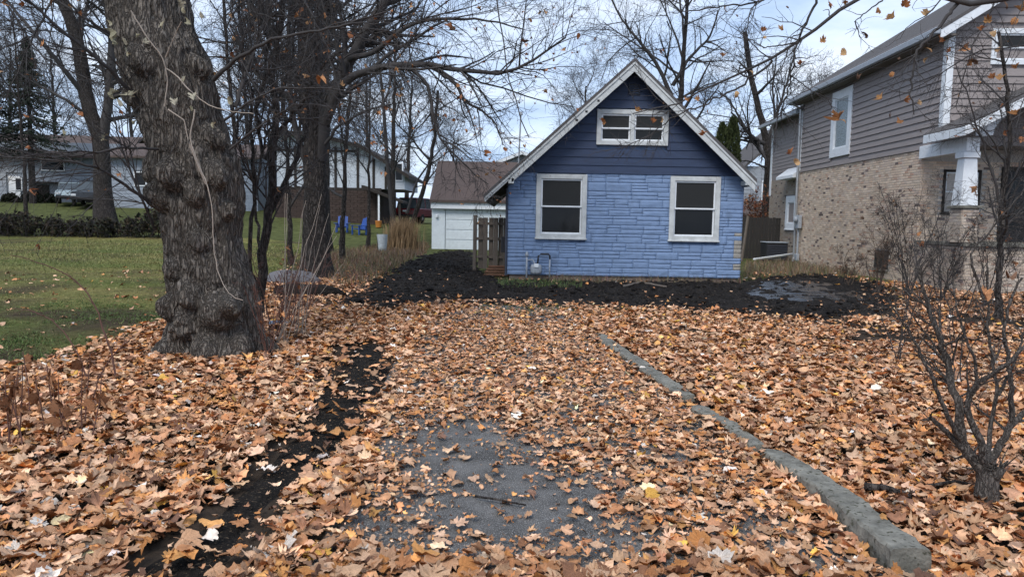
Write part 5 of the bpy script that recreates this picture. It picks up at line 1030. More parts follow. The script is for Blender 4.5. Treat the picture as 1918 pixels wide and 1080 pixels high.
# ------------------------------------------------------------------ evergreen trees
def spruce(loc, H, r, label):
    root = empty('spruce_tree', loc, 0, label, 'tree', 'dark spruces behind the split level house'); MB().tube([(0, 0, -.2), (0, 0, H*.5), (0, 0, H)], [.28, .16, .03], 8).build('trunk', M['bark2'], root)
    n = 330; t = rng.random(n)**.8; z = H*(.30+.68*t); a = rng.uniform(0, 6.28, n); L = r*(1.02-t)*rng.uniform(.65, 1.1, n)
    k = 6; P = np.zeros((n, k, 3)); s = np.linspace(0, 1, k)[None]; P[:, :, 0] = np.cos(a)[:, None]*L[:, None]*s; P[:, :, 1] = np.sin(a)[:, None]*L[:, None]*s; P[:, :, 2] = z[:, None]-L[:, None]*(.35*s-.10*s**3)
    V, Q = tubes([(P, np.full((n, k), .02), 3)]); link('boughs', np_mesh('boughs', V, Q), M['twig'], root)['kind'] = 'stuff'
    m = 26; ii = np.repeat(np.arange(n), m); f = rng.uniform(.15, 1, n*m)*(k-1); i = np.minimum(f.astype(int), k-2); fr = (f-i)[:, None]; S = P[ii, i]*(1-fr)+P[ii, i+1]*fr
    d = norm(rng.normal(size=(n*m, 3))*np.array([.7, .7, .4])+np.array([0, 0, -.75])); e = norm(np.cross(d, rng.normal(size=(n*m, 3))))
    ln = rng.uniform(.18, .42, n*m)[:, None]; Vt = np.stack([S-e*.05, S+e*.05, S+d*ln], 1).reshape(-1, 3); T = np.arange(len(Vt)).reshape(-1, 3)
    c = np.repeat(np.array([(.020, .030, .018)])*rng.uniform(.6, 1.6, (n*m, 1)), 3, 0); link('needles', np_mesh('needles', Vt, None, T, col=c), M['needle'], root)['kind'] = 'stuff'
p = at(62, 380, 58.6); spruce((p.x, 58.6, 2.2), 13, 3.8, 'dark drooping spruce above the roof of the split level house'); p = at(-22, 380, 57); spruce((p.x, 57, 2.2), 14, 4.0, 'dark spruce cut off by the left border of the view')
p = at(1356, 400, 34); th = empty('arborvitae', (p.x, 34, 0), 0, 'narrow two topped green arborvitae behind the right roof slope', 'tree')
MB().tube([(0, 0, -.1), (0, 0, 4.5)], [.12, .04], 8).build('trunk', M['bark2'], th); n = 16000; tt = rng.random(n); zz = .3+6.0*tt; which = np.where(rng.random(n) < .45, -.24, .24); hh = np.where(which < 0, .95, 1.0)
rad = .44*np.sqrt(np.clip(1-(tt/hh)**3.0, 0, 1))*(.55+.45*rng.random(n)**.3); a = rng.uniform(0, 6.28, n); S = np.stack([which+rad*np.cos(a), rad*np.sin(a), np.minimum(zz, 6.3*hh)], -1)
dv = norm(np.stack([np.cos(a)*.5, np.sin(a)*.5, np.ones(n)], -1)+rng.normal(0, .25, (n, 3))); e = norm(np.cross(dv, rng.normal(size=(n, 3)))); ln = rng.uniform(.08, .2, n)[:, None]
Vt = np.stack([S-e*.035, S+e*.035, S+dv*ln], 1).reshape(-1, 3); link('crown', np_mesh('crown', Vt, None, np.arange(len(Vt)).reshape(-1, 3), col=np.repeat(np.array([(.040, .052, .016)])*rng.uniform(.4, 1.7, (n, 1)), 3, 0)), M['thuja'], th)['kind'] = 'stuff'
# ------------------------------------------------------------------ shrubs
def shrub(name, base, depth, stems, label, levels, mats='twig', cat='shrub', group=None, leaves=0, lsize=.04, cols=None, jit=.012, k=18, sides=8):
    p0 = at(base, 500, depth) if not isinstance(base, tuple) else Vector(base); root = empty(name, (p0.x, depth, hz(p0.x, depth)), 0, label, cat, group)
    P, R = poly_group([([at(*q)-root.location for q in pts] if len(pts[0]) == 3 and not isinstance(pts[0], Vector) else pts, a, b) for pts, a, b in stems], k, jit)
    for i in range(min(len(P), 14)):
        V, Q = tubes([(P[i:i+1], R[i:i+1], sides)]); link('stem', np_mesh('stem', V, Q, smooth=True), M[mats], root)
    g = [(P[14:], R[14:], sides)] if len(P) > 14 else []; cur = (P, R); last = P
    for (per, t0, ang, ln, kk, wig, trop, rm) in levels:
        cur = sprout(*cur, per, t0, 1, ang, ln, kk, wig, trop, .5, rmin=rm, lenpow=.4); g.append((*cur, 4)); last = cur[0]
    V, Q = tubes(g); link('crown', np_mesh('crown', V, Q, smooth=True), M[mats], root)['kind'] = 'stuff'
    if leaves: hang('dead_leaves', last[:, -4:], leaves, lsize, root, cols or ((.34, .14, .06), (.42, .20, .09), (.28, .12, .06)))
    return root
M['bushbark'] = bark('bush_bark', (.135, .118, .105), (.030, .026, .024), (22, 22, 7), .8, .012)
D = 4.2; q = lambda *p: [(a, b, D+dd) for a, b, dd in p]
shrub('gnarled_bush', (at(1850, 940, D).x, D, 0), D, [
    (q((1848, 965, 0), (1847, 930, 0), (1850, 900, 0), (1846, 872, 0)), .080, .054),
    (q((1846, 892, 0), (1822, 858, 0), (1802, 835, 0), (1799, 800, 0), (1797, 758, 0), (1780, 720, .05), (1772, 677, .1), (1755, 620, .1), (1735, 560, .1), (1725, 500, .1)), .036, .007),
    (q((1848, 885, 0), (1841, 850, -.05), (1836, 818, -.05), (1812, 776, -.05), (1810, 745, -.05), (1830, 716, -.05), (1865, 697, -.1), (1900, 670, -.1), (1935, 630, -.1)), .026, .008),
    (q((1850, 885, 0), (1862, 852, .1), (1880, 822, .1), (1897, 790, .1), (1925, 768, .1), (1960, 700, .1)), .029, .010),
    (q((1802, 838, 0), (1775, 810, 0), (1742, 781, 0)), .020, .012),
    (q((1799, 826, 0), (1778, 785, -.1), (1763, 754, -.1), (1746, 707, -.15), (1717, 648, -.15), (1690, 600, -.2), (1664, 560, -.2)), .017, .004),
    (q((1848, 870, 0), (1853, 820, .15), (1858, 780, .15), (1870, 735, .15), (1862, 680, .2), (1850, 620, .2), (1845, 560, .2), (1850, 500, .2)), .016, .005),
    (q((1776, 690, .1), (1745, 672, .1), (1710, 662, .1), (1660, 657, .1)), .006, .002),
    (q((1897, 792, .1), (1893, 740, .1), (1891, 682, .1), (1880, 620, .1), (1890, 560, .1), (1915, 520, .1)), .018, .006),
    (q((1843, 560, -.3), (1822, 500, -.3), (1817, 472, -.3), (1847, 440, -.3), (1880, 400, -.3), (1908, 370, -.3), (1930, 330, -.3)), .008, .003),
    (q((1855, 900, 0), (1868, 888, -.05), (1876, 876, -.05)), .036, .026),
    (q((1830, 716, -.05), (1822, 660, -.1), (1800, 610, -.1), (1790, 560, -.1), (1760, 520, -.1), (1740, 470, -.1)), .010, .003),
    (q((1870, 740, .15), (1895, 690, .2), (1915, 640, .2), (1930, 560, .2)), .010, .004),
    (q((1770, 670, .1), (1730, 620, .15), (1705, 585, .15), (1690, 545, .2)), .007, .003)],
    'small gnarled many stemmed bush standing in leaves right of the kerb', [(8, .28, 40, .26, 6, .12, .01, .0020), (3.6, .1, 40, .15, 5, .15, .01, .0014), (2, .1, 42, .08, 4, .2, .01, .0011)], 'bushbark', leaves=14, lsize=.028, cols=((.20, .11, .07), (.26, .13, .07)), jit=.008, k=22, sides=10)
bl = empty('caught_leaf', at(1845, 555, 4.0), 0, 'single large orange brown leaf caught high in the gnarled bush', 'leaf')
Vv, T, Qd = leaf_shape(301, 2, .5); me = np_mesh('blade', Vv*.075, Qd, T, col=np.tile(np.array((.44, .21, .10)), (len(Vv), 1))); o = link('blade', me, M['leaf'], bl, (0, 0, 0), (1.2, .2, .5))
def bushy(px, depth, H, n, spread, label, mats='twig', leaves=0, lsize=.045, group=None, per=(9, 6, 4), cols=None, seed=0, name='wall_shrub', r=.014):
    st = []; rr = random.Random(seed)
    for i in range(n):
        a = rr.uniform(0, 6.28); s = spread*rr.uniform(.3, 1); h = H*rr.uniform(.7, 1.05)
        st.append(([Vector((rr.uniform(-.06, .06), rr.uniform(-.06, .06), -.05)), Vector((s*.35*math.cos(a), s*.35*math.sin(a), h*.4)), Vector((s*.7*math.cos(a), s*.7*math.sin(a), h*.75)), Vector((s*math.cos(a+.3), s*math.sin(a+.3), h))], r*rr.uniform(.7, 1.2), .004))
    return shrub(name, px, depth, st, label, [(per[0], .2, 38, H*.26, 6, .16, .02, .003), (per[1], .1, 40, H*.12, 5, .18, .01, .0025), (per[2], .1, 40, H*.06, 4, .2, 0, .002)], mats, leaves=leaves, lsize=lsize, group=group, cols=cols)
bushy(1648, 17.2, 1.9, 7, .8, 'brownish shrub before the brick wall left of the tallest shrub', 'twigwarm', 60, .035, 'bare shrubs before the brick house', cols=((.20, .10, .06), (.12, .07, .05)), seed=1)
bushy(1705, 16.6, 2.5, 9, .8, 'tallest bare shrub growing before the corner of the brick house', 'twig', 50, .035, 'bare shrubs before the brick house', cols=((.20, .12, .07), (.10, .07, .05)), seed=2)
bushy(1768, 15.5, 2.0, 8, .9, 'bare shrub before the tapered porch column', 'twig', 20, .04, 'bare shrubs before the brick house', seed=3)
bushy(1850, 14.6, 1.7, 7, .8, 'low bare shrub before the porch steps', 'twig', 20, .04, 'bare shrubs before the brick house', seed=4)
bushy(1590, 18.6, 1.0, 6, .5, 'low dry shrub before the brick wall near the white downspout length', 'twigwarm', 30, .03, 'bare shrubs before the brick house', seed=5)
bushy(1690, 8.6, 1.5, 5, .55, 'thin upright twigs standing in leaves behind the gnarled bush', 'twig', 8, .04, None, seed=6, name='thin_shrub', r=.007, per=(3, 2, 1.6))
bushy(1800, 7.4, 1.3, 6, .6, 'sparse bare shrub between the gnarled bush and the porch', 'twig', 8, .04, None, seed=16, name='thin_shrub', r=.007, per=(3, 2, 1.6))
bushy(1412, 37, 3.1, 10, 1.2, 'rust brown leafy shrub behind the right corner of the blue house', 'twigwarm', 700, .07, None, cols=((.24, .09, .05), (.16, .06, .04), (.30, .14, .07)), seed=7, name='rusty_shrub')
for n, (px, dp, H, s) in enumerate([(515, 9.4, 1.15, 8), (548, 10.4, 1.0, 9), (500, 8.3, .9, 10), (575, 12, 1.0, 11)]):
    bushy(px, dp, H, 7, .45, ['red canes beside the foot of the sapling clump', 'red brown canes right of the sapling clump', 'short red canes at the right foot of the gnarled trunk', 'sparse canes in front of the grey stone'][n], 'cane', 6, .04, 'canes beside the gnarled maple', (5, 3, 1.6), seed=s, name='cane_clump', r=.0065)
for n, (px, dp) in enumerate([(530, 9.0), (560, 9.8)]):
    rr = random.Random(40+n); root = empty('dry_stalks', (at(px, 500, dp).x, dp, 0), 0, ['tall pale dry stalks leaning beside the sapling clump', 'pale dry stalks nearer the grey stone'][n], 'stalks')
    for i in range(6):
        h = rr.uniform(.9, 1.9); lx = rr.uniform(-.1, .75); P, R = poly_group([([Vector((rr.uniform(-.1, .1), rr.uniform(-.1, .1), 0)), Vector((lx*.4, 0, h*.5)), Vector((lx, .05, h))], .006, .003)], 10, .01); V, Q = tubes([(P, R, 5)]); link('stalk', np_mesh('stalk', V, Q, smooth=True), M['palecane'], root)
# two long arching canes and the withered plant at the left
def cane(pts, r0, r1, label, m='cane', leaf=True):
    root = empty('arching_cane', at(*pts[0]), 0, label, 'cane'); P, R = poly_group([([at(*p)-root.location for p in pts], r0, r1)], 22, .006); s = sprout(P, R, 4, .4, .9, 45, .18, 4, .2, rmin=.002)
    V, Q = tubes([(P, R, 6)]); link('stem', np_mesh('stem', V, Q, smooth=True), M[m], root); V, Q = tubes([(*s, 4)]); link('twigs', np_mesh('twigs', V, Q, smooth=True), M[m], root)['kind'] = 'stuff'
cane([(216, 702, 6.0), (205, 648, 6.0), (185, 590, 6.0), (165, 545, 6.0), (135, 520, 6.0), (95, 500, 5.9), (60, 487, 5.9), (20, 478, 5.8)], .009, .003, 'longer arching cane sweeping left over the lawn')
cane([(162, 705, 5.9), (145, 660, 5.9), (120, 622, 5.9), (90, 594, 5.9), (55, 580, 5.9), (25, 577, 5.9)], .007, .003, 'shorter arching cane over the lawn, left of the longer one')
cane([(175, 745, 5.4), (183, 710, 5.4), (205, 672, 5.4), (225, 650, 5.4), (250, 630, 5.4)], .006, .003, 'thin bent twig standing in leaves near the withered plant')
wp = empty('withered_plant', (at(70, 700, 5.0).x, 5.0, 0), 0, 'withered plant with curled brown leaves on upright stems', 'plant')
wl_ = []
for s in range(5):
    Vv, T, Qd = leaf_shape(400+s, 2, 1.5); Vv = Vv*np.array([.42, 1.2, .9]); me = np_mesh('leaf', Vv, Qd, T, col=np.tile(np.array([(.32, .15, .075), (.26, .12, .06), (.38, .19, .10)][s % 3]), (len(Vv), 1))); me.materials.append(M['leaf']); wl_.append(me)
for i in range(17):
    px = random.uniform(-10, 170); b = at(px, random.uniform(770, 800), 5.0+random.uniform(-.3, .5)); b.z = -.02; h = random.uniform(.28, .62); b = b-wp.location; t = b+Vector((random.uniform(-.12, .1), random.uniform(-.1, .1), h))
    P, R = poly_group([([b, b.lerp(t, .5)+Vector((random.uniform(-.03, .03), 0, 0)), t], .006, .003)], 8, .004); V, Q = tubes([(P, R, 5)]); link('stem', np_mesh('stem', V, Q, smooth=True), M['cane'], wp)
    for j in range(3):
        o = link('leaf', wl_[(i+j) % 5], None, wp, b.lerp(t, random.uniform(.3, 1)), (random.uniform(1.0, 2.0), random.uniform(-.5, .5), random.uniform(0, 6.28))); o.scale = (random.uniform(.035, .072),)*3
# ------------------------------------------------------------------ hedge
x0, x1 = at(-60, 440, 42).x, at(330, 440, 42).x
hd = empty('dark_hedge', ((x0+x1)/2, 42, hz(-22, 42)), 0, 'dark twiggy hedge along the far edge of the lawn', 'hedge')
n = 320; hx = rng.uniform(x0, x1, n); H = .85+.45*vnoise(hx*.5, 3, 1)+.25*rng.random(n)+.35*ss(-26, -22, hx); P = np.zeros((n, 6, 3)); sx = rng.normal(0, .3, n); sy = rng.normal(0, .25, n); y0 = rng.uniform(-.7, .7, n); s = np.linspace(0, 1, 6)[None]
P[:, :, 0] = (hx-hd.location.x)[:, None]+sx[:, None]*s; P[:, :, 1] = y0[:, None]+sy[:, None]*s; P[:, :, 2] = (H[:, None]*s)-.1+(hgt(hx, 42)-hd.location.z)[:, None]; P[:, 1:, :] += rng.normal(0, .04, (n, 5, 3))
s1 = sprout(P, np.full((n, 6), .012), 8, .1, 1, 45, .42, 4, .2, .02, rmin=.007); s2 = sprout(*s1, 2, .1, 1, 45, .2, 3, .2, rmin=.006); V, Q = tubes([(P, np.full((n, 6), .012), 4), (*s1, 3), (*s2, 3)]); link('branches', np_mesh('branches', V, Q), M['fartwig'], hd)['kind'] = 'stuff'
hang('foliage', s1[0], 6000, .095, hd, ((.030, .034, .020), (.045, .042, .025), (.05, .035, .022)))
for n_, (px, H, w) in enumerate([(20, .7, 1.2), (60, .9, 1.6), (92, .7, 1.2)]):
    p = at(px, 378, 60.2); root = empty('clipped_shrub', (p.x, 60.2, hz(p.x, 60.2)), 0, ['low dark shrub by the lit entry', 'dark rounded shrub under the overhang', 'small dark shrub right of the rounded one under the overhang'][n_], 'shrub'); m = 1000; uu = norm(rng.normal(size=(m, 3))); uu[:, 2] = np.abs(uu[:, 2]); pos = uu*np.array([w*.6, .6, H])*(rng.random((m, 1))**.25); scatter('foliage', pos, rng.uniform(.08, .14, m), 1.2, np.array([(.022, .026, .016)])*rng.uniform(.5, 1.6, (m, 1)), 1, 8, .6, root)['kind'] = 'stuff'
# ------------------------------------------------------------------ grass
def blades(name, x, y, h, w, lean, cols, parent=None, z0=None, mat_='blade'):
    n = len(x); a = rng.uniform(0, 6.28, n); z = hgt(x, y) if z0 is None else z0; e = np.stack([np.cos(a), np.sin(a), 0*a], -1)*w[:, None]; B = np.stack([x, y, z-.02], -1); l = rng.normal(0, 1, (n, 2))*lean; Tt = B+np.stack([l[:, 0]*h, l[:, 1]*h, h], -1); Md = B+(Tt-B)*.55+np.stack([-l[:, 0]*h*.12, -l[:, 1]*h*.12, h*.08], -1)
    V = np.stack([B-e, B+e, Md-e*.7, Md+e*.7, Tt], 1).reshape(-1, 3); i = np.arange(n)[:, None]*5; Q = np.concatenate([i+0, i+1, i+3, i+2], 1); T = np.concatenate([i+2, i+3, i+4], 1); o = link(name, np_mesh(name, V, Q, T, col=np.repeat(cols, 5, 0)), M[mat_], parent); o['kind'] = 'stuff'; return o
n = 165000; gx = rng.uniform(-24, -2, n); gy = 7+33*rng.random(n)**1.9; s = sdist(gx, gy, LAWN); worn = fbm(gx*.55, gy*.55, 2, 3); nearbare = (1-ss(11, 15.5, gy))*.45
k = (s > -.15) & (np.abs(gx)/gy < .78) & (rng.random(n) < np.clip(.95-nearbare*(1.1+worn*2.0), .04, 1)); gx, gy = gx[k], gy[k]; t = np.clip(.5+.5*fbm(gx*.35, gy*.9, 7, 3)*1.6+.25*rng.normal(size=len(gx)), 0, 1)[:, None]
bx = rng.uniform(-11, -2.5, 150000); by = rng.uniform(7.4, 14, 150000); kk = (sdist(bx, by, LAWN)+.5*fbm(bx*1.3, by*1.3, 3) > 0) & (rng.random(150000) < np.clip(.30-1.5*fbm(bx*.8, by*.8, 2, 5), .02, 1)) & (np.abs(bx)/by < .78)
blades('near_grass', bx[kk], by[kk], .025+.05*rng.random(kk.sum()), np.full(kk.sum(), .0065), .6, np.array((.075, .115, .03))*rng.uniform(.55, 1.6, (kk.sum(), 1)))
gc = np.array((.115, .150, .042))*(1-t)+np.array((.27, .235, .095))*t; far = ss(8, 30, gy); blades('grass', gx, gy, (.035+.05*rng.random(len(gx)))*(.8+.5*far), (.0055+.012*far), .45, gc*rng.uniform(.7, 1.3, (len(gx), 1)))
tan = np.array((.215, .155, .095))
def tuft(name, poly, n, h0, h1, label=None, cols=tan, w=.008):
    xs = [p[0] for p in poly]; ys = [p[1] for p in poly]; x = rng.uniform(min(xs), max(xs), n); y = rng.uniform(min(ys), max(ys), n); k = sdist(x, y, poly)+.3*fbm(x*2, y*2, 1) > 0; x, y = x[k], y[k]; m = len(x); c = np.asarray(cols)*rng.uniform(.55, 1.25, (m, 1))*(1+.15*rng.normal(size=(m, 3))); blades(name, x, y, rng.uniform(h0, h1, m), np.full(m, w), .38, np.clip(c, .01, 1))
tuft('dry_grass', gpoly([(1395, 520), (1395, 494), (1500, 490), (1720, 500), (1720, 522), (1560, 519)]), 11000, .06, .34, cols=(.20, .15, .095))
tuft('dry_weeds', gpoly([(620, 530), (560, 500), (620, 476), (700, 462), (800, 458), (800, 474), (760, 492), (715, 518), (680, 545)]), 15000, .06, .34, cols=(.19, .13, .08), w=.009)
tuft('green_weeds', gpoly([(925, 536), (950, 529), (1000, 528), (1090, 531), (1080, 541), (940, 541)]), 1500, .05, .18, cols=(.075, .105, .035), w=.009)
tuft('weedy_verge', gpoly([(880, 572), (1000, 570), (1180, 582), (1330, 598), (1300, 606), (1150, 600), (900, 585)]), 2200, .03, .09, cols=(.10, .13, .045), w=.008)
tuft('wall_foot_weeds', gpoly([(1030, 531), (1385, 530), (1385, 523), (1030, 523)]), 5200, .05, .26, cols=(.19, .145, .10), w=.006)
p = at(752, 470, 34.5); og = empty('dry_grass_clump', (p.x, 34.5, hz(p.x, 34.5)), 0, 'tall tan ornamental grass clump left of the garage', 'grass clump'); n = 1500; x = rng.normal(0, .30, n); y = rng.normal(0, .3, n); h = rng.uniform(.7, 1.75, n)
blades('blades', x, y, h, np.full(n, .012), .16, np.array((.28, .185, .10))*rng.uniform(.55, 1.2, (n, 1)), og, np.zeros(n))
# ------------------------------------------------------------------ stones, logs, sticks
def lump(name, loc, sc, label, m, seed, cat='stone', rot=0):
    V = []; n1, n2 = 22, 14; F = []
    for i in range(n2+1):
        for j in range(n1):
            a, b = math.pi*i/n2, 2*math.pi*j/n1; d = Vector((math.sin(a)*math.cos(b), math.sin(a)*math.sin(b), math.cos(a))); r = 1+.28*float(fbm(d.x*1.6+seed, d.y*1.6, d.z*1.6, 3)); V.append((d.x*r*sc[0], d.y*r*sc[1], d.z*r*sc[2]))
    for i in range(n2):
        for j in range(n1): F.append((i*n1+j, (i+1)*n1+j, (i+1)*n1+(j+1) % n1, i*n1+(j+1) % n1))
    me = bpy.data.meshes.new(name); me.from_pydata(V, [], F); me.update(); return tag(link(name, me, m, None, loc, (0, 0, rot)), label, cat)
p = gp(548, 530); lump('field_stone', (p.x, p.y, .06), (.62, .4, .26), 'large flat grey stone among leaves behind the sapling clump', M['stone'], 1)
p = gp(575, 552); lump('earth_mound', (p.x, p.y, -.03), (.75, .5, .27), 'dark earth mound in front of the grey stone', M['soil'], 5, 'mound')
p = gp(727, 581); lump('earth_clod', (p.x, p.y, .02), (.26, .16, .11), 'dark clod at the edge of the mud left of the drive', M['soil'], 9, 'clod')
p = gp(522, 610); lump('blue_rag', (p.x, p.y, .03), (.16, .09, .045), 'crumpled blue grey plastic scrap at the foot of the canes', mat('blue_grey_plastic', (.16, .20, .27), .5, .3, 14, .3, 30), 12, 'scrap')
def stick(pts, r0, r1, label, m='bark2'):
    P, R = poly_group([([Vector((*gp(a, b)[:2], z)) for a, b, z in pts], r0, r1)], 16, .006); V, Q = tubes([(P, R, 8)]); tag(link('fallen_stick', np_mesh('fallen_stick', V, Q, smooth=True), M[m]), label, 'stick')
stick([(672, 932, .035), (700, 941, .04), (738, 957, .03)], .010, .006, 'short grey stick lying on leaves left of the asphalt')
stick([(890, 938, .03), (930, 946, .035), (985, 955, .03)], .008, .005, 'thin stick lying across the bare asphalt')
stick([(1618, 925, .05), (1660, 932, .06), (1705, 942, .04)], .026, .016, 'short black log beside the kerb, left of the gnarled bush', 'bark2')
stick([(1735, 925, .05), (1790, 918, .06), (1838, 925, .04)], .012, .008, 'dark root like stick reaching from the gnarled bush', 'bark2')
stick([(1165, 541, .05), (1200, 534, .07), (1250, 541, .05)], .035, .025, 'grey board end lying below the blue wall', 'wood')
# ------------------------------------------------------------------ fallen leaves
KERB = [gpoly([(1668, 1080), (1530, 930), (1462, 888), (1290, 765), (1112, 630)])]
def kerbd(x, y):
    d = np.full(x.shape, 9.); L = KERB[0]
    for i in range(len(L)-1):
        (ax, ay), (bx, by) = L[i], L[i+1]; ex, ey = bx-ax, by-ay; t = np.clip(((x-ax)*ex+(y-ay)*ey)/(ex*ex+ey*ey), 0, 1); nx, ny = ey, -ex
        l = math.hypot(nx, ny); nx, ny = (nx/l, ny/l) if nx > 0 else (-nx/l, -ny/l); off = (x-ax-t*ex)*nx+(y-ay-t*ey)*ny; al = np.hypot(x-ax-t*ex-off*nx, y-ay-t*ey-off*ny); d = np.minimum(d, np.hypot(off-.085, al))
    return d
def density(x, y):
    d = np.ones(x.shape); s = sdist(x, y, LAWN)+.5*fbm(x*1.1, y*1.1, 4); d *= 1-.985*ss(-.35, .45, s)
    s = sdist(x, y, MUDP)+.8*fbm(x*1.2, y*1.2, 8); d *= 1-.93*ss(-.75, .35, s)
    s = sdist(x, y, STRIP)+.16*fbm(x*3, y*3, 8); d *= 1-.90*ss(-.17, -.02, s)
    s = sdist(x, y, PATCH)+.50*fbm(x*2.6, y*2.6, 3); d *= 1-.90*ss(-.20, .08, s); d *= 1-.38*(sdist(x, y, DRIVE) > .1)*(1-ss(.55, 1.0, x))*(1-ss(5.6, 6.8, y))*ss(3.35, 3.6, y)
    kd = kerbd(x, y)+.08*fbm(x*4, y*4, 2.)+.02*ss(4.4, 4.9, y)*(1-ss(6.2, 6.6, y)); d *= .05+.95*ss(.05, .12, kd)
    thin = fbm(x*.9+5, y*.9, 6, 3); d *= np.where((y > 10) & (x > 1.6), np.clip(.62-2.8*thin, .06, 1), 1)
    d *= 1-.85*ss(14.2, 16.5, y)*(x > -3)*(x < 7.5); d *= np.where((x < -3) & (y > 10), .8*(1-ss(14, 22, y))+.08, 1)
    d *= np.where((y > 13) & (x > -1) & (x < 2.5), .6, 1); d *= 1-.8*ss(19, 24, y)
    # none inside the house or the trunk
    d *= ~((x > -.25) & (x < 6.2) & (y > 19.5)); d *= ~((x > 11) & (y > 17.9)); d *= np.hypot(x+3.3, y-8.5) > .5
    return d
def sample(n, y0, y1, half=.76):
    yy = np.sqrt(rng.uniform(y0*y0, y1*y1, n)); xx = rng.uniform(-half, half, n)*yy+rng.uniform(-.4, .4, n); return xx, yy
def litter(name, y0, y1, rate, lod, smin, smax, tilt, lift, curl, half=.76, inner=0., cw=LW):
    area = half*(y1*y1-y0*y0); x, y = sample(int(area*rate), y0, y1, half); x, y = x[np.abs(x)/y > inner], y[np.abs(x)/y > inner]; k = rng.random(len(x)) < density(x, y); x, y = x[k], y[k]; n = len(x)
    z = hgt(x, y)+.012+lift*rng.random(n)*np.where(sdist(x, y, DRIVE) > .1, .55, 1.1)+.03*np.clip(fbm(x*2.2, y*2.2, 3), -.3, 1)*(sdist(x, y, DRIVE) < .4); c = LC[rng.choice(len(LC), n, p=cw)]*np.exp(.27*rng.normal(size=(n, 1)))*(1+.018*rng.normal(size=(n, 3)))
    low = z < np.quantile(z, .35)
    o = scatter(name, np.stack([x, y, z], -1), (smin+(smax-smin)*rng.random(n)**1.4)*np.where(sdist(x, y, DRIVE) > .1, .80, 1.04), tilt, np.clip(c, .01, 1), lod, 48, curl, R=np.where((sdist(x, y, DRIVE) > .1)[:, None, None], rot_mats(n, tilt*.55), rot_mats(n, tilt))); tag(o, None, None, None, 'stuff'); return o
litter('leaf_litter', 2.7, 6.6, 540, 0, .035, .088, .24, .04, .40)
litter('leaf_litter', 6.6, 11.5, 440, 1, .04, .088, .26, .04, .40)
litter('leaf_litter', 11.5, 24, 260, 1, .045, .085, .30, .04, .45)
litter('leaf_litter', 1.0, 15, 115, 1, .045, .095, .28, .05, .45, 1.5, .72)
litter('leaf_litter', .3, 2.8, 260, 1, .045, .09, .26, .04, .42, 2.4)
# crumbled leaf fragments round the bare asphalt and in the soil strip
x, y = sample(34000, 2.8, 8.0); s = sdist(x, y, DRIVE); sp = sdist(x, y, PATCH)+.3*fbm(x*3, y*3, 1); k = (s > -.7) & ((sdist(x, y, STRIP) < -.02) | (rng.random(len(x)) < .3)) & (rng.random(len(x)) < np.where(sp > .12, .15, np.clip(.95-.6*ss(.1, .9, -sp), .35, 1))); x, y = x[k], y[k]; n = len(x)
scatter('leaf_crumbs', np.stack([x, y, hgt(x, y)+.010+.012*rng.random(n)], -1), rng.uniform(.008, .026, n), .4, np.clip(LC[rng.choice(len(LC), n, p=LW)]*np.exp(.3*rng.normal(size=(n, 1)))*.9, .01, 1), 1, 12, .5)['kind'] = 'stuff'
# the nearest leaves, one by one
CN = {0: 'tan brown', 1: 'light tan', 2: 'rust brown', 3: 'orange brown', 4: 'pale pinkish', 5: 'dark brown', 6: 'golden yellow', 7: 'amber', 8: 'greyish white', 9: 'blackish brown', 10: 'dull brown', 11: 'pale tan'}
hero = {}
for s_ in range(9): leaf_shape(700+s_, 2, .36)
HMAPLE = [s_ for s_ in range(9) if LTYPE[700+s_] >= .55] or [0]
def hero_mesh(ci, s):
    if (ci, s) not in hero:
        Vv, T, Qd = leaf_shape(700+s, 2, .36); n = len(Vv); c = LC[ci]*np.concatenate([[1.1], np.random.default_rng(s).uniform(.78, 1.1, n-1)])[:, None]; b = [np.array(Vv)]
        st = np.array([(-.012, -.08, 0), (.012, -.08, 0), (.03, -.55, .06), (.012, -.55, .06)]); V = np.concatenate([Vv, st]); Qa = np.concatenate([Qd, np.array([[n, n+1, n+2, n+3]])])
        hero[(ci, s)] = np_mesh('fallen_leaf', V, Qa, T, col=np.concatenate([c, np.tile(LC[ci]*.8, (4, 1))])); hero[(ci, s)].materials.append(M['leaf'])
    return hero[(ci, s)]
def one_leaf(x, y, ci, size, label, tilt=.25, lift=.05, group='nearest fallen leaves', zone=''):
    sh = random.randrange(9) if label is None else HMAPLE[0]
    if label is None: ty = LTYPE[700+sh]; label = ' '.join(w for w in ('small' if size < .06 else 'large' if size > .08 else '', 'torn' if .22 <= ty < .38 else '', CN[ci], 'oval' if ty < .22 else 'maple', 'leaf', zone) if w)
    o = link('fallen_leaf', hero_mesh(ci, sh), None, None, (x, y, hz(x, y)+lift), (random.gauss(0, tilt), random.gauss(0, tilt), random.uniform(0, 6.28))); o.scale = (size,)*3; tag(o, label, 'leaf', group)
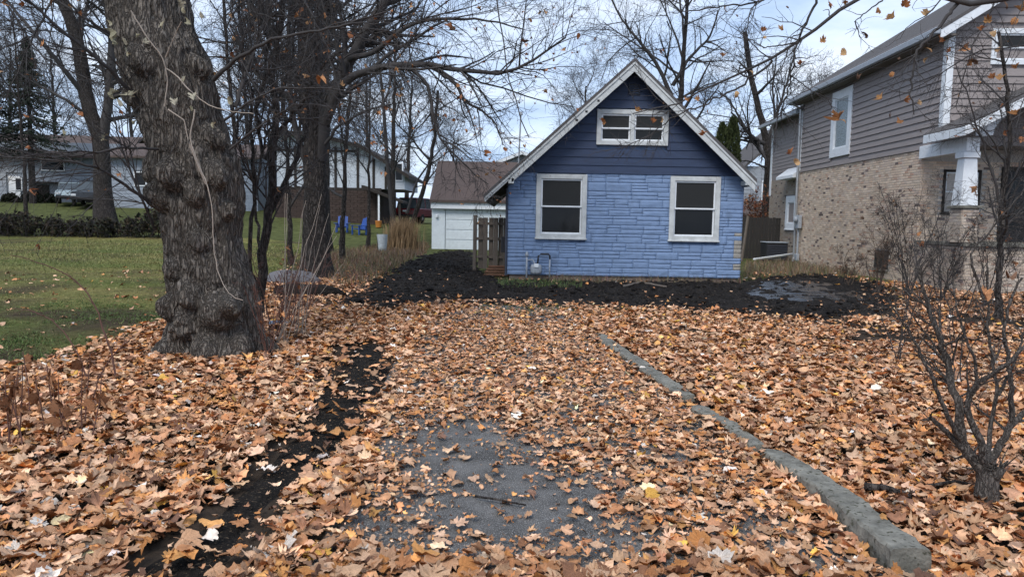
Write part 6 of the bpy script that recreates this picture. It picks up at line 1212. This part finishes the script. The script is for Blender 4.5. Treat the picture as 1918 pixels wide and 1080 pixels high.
for (px, py, ci, s, lab, lift) in [(605, 1056, 6, .060, 'bright golden leaf lying on crumbled litter near the bottom of the drive', .05), (1345, 764, 6, .085, 'large yellow leaf standing against the middle of the kerb', .09), (1215, 938, 6, .075, 'yellow leaf lying right of the bare asphalt', .05), (886, 1012, 1, .070, 'tan leaf lying on the lower part of the bare asphalt', .025), (832, 868, 0, .045, 'small tan leaf standing on the upper part of the bare asphalt', .03), (992, 972, 1, .045, 'small pale leaf right of the middle of the bare asphalt', .025), (955, 978, 2, .045, 'small rust leaf in the middle of the bare asphalt', .025), (915, 905, 11, .055, 'pale leaf between the two bare asphalt patches', .03), (345, 1030, 1, .10, 'broad light tan leaf at the lower end of the black soil strip', .05), (1640, 1000, 7, .075, 'amber leaf leaning on the near end of the kerb', .10), (1395, 648, 6, .10, 'golden leaf standing out on the right far behind the kerb', .08)]:
    p = gp(px, py); one_leaf(p.x, p.y, ci, s, lab, .3, lift, None)
x, y = sample(6000, 3.0, 4.9, .70); k = (rng.random(len(x)) < density(x, y)); x, y = x[k], y[k]; o_ = np.argsort(y+rng.random(len(y))*1.0); x, y = x[o_][:289], y[o_][:289]
sx_ = sdist(x, y, STRIP); ctr = np.array([np.interp(yy, [3.2, 8.5], [-1.35, -1.6]) for yy in y]); right = np.array([np.interp(yy, [3.3, 4.4, 6.5, 10], [1.9, 1.95, 1.65, 1.15]) for yy in y])
for i in range(len(x)):
    ci = int(rng.choice(len(LC), p=LW)); sz = random.uniform(.048, .092); X_, Y_, C_, R_ = x[i], y[i], ctr[i], right[i]
    zone = ('far left in deep litter' if X_ < -2.3 else 'in deep litter left of the black soil strip') if X_ < C_ else 'between the soil strip and the bare asphalt' if X_ < -.6 else (('below' if Y_ < 3.55 else 'at the fringe of')+' the bare asphalt') if X_ < .75 else 'between the bare asphalt and the kerb' if X_ < R_-.35 else 'against the drive side of the kerb' if X_ < R_ else 'just right of the kerb' if X_ < R_+.45 else 'below the gnarled bush'
    one_leaf(float(x[i]), float(y[i]), ci, sz, None, .2, .04+.025*random.random(), zone=zone)
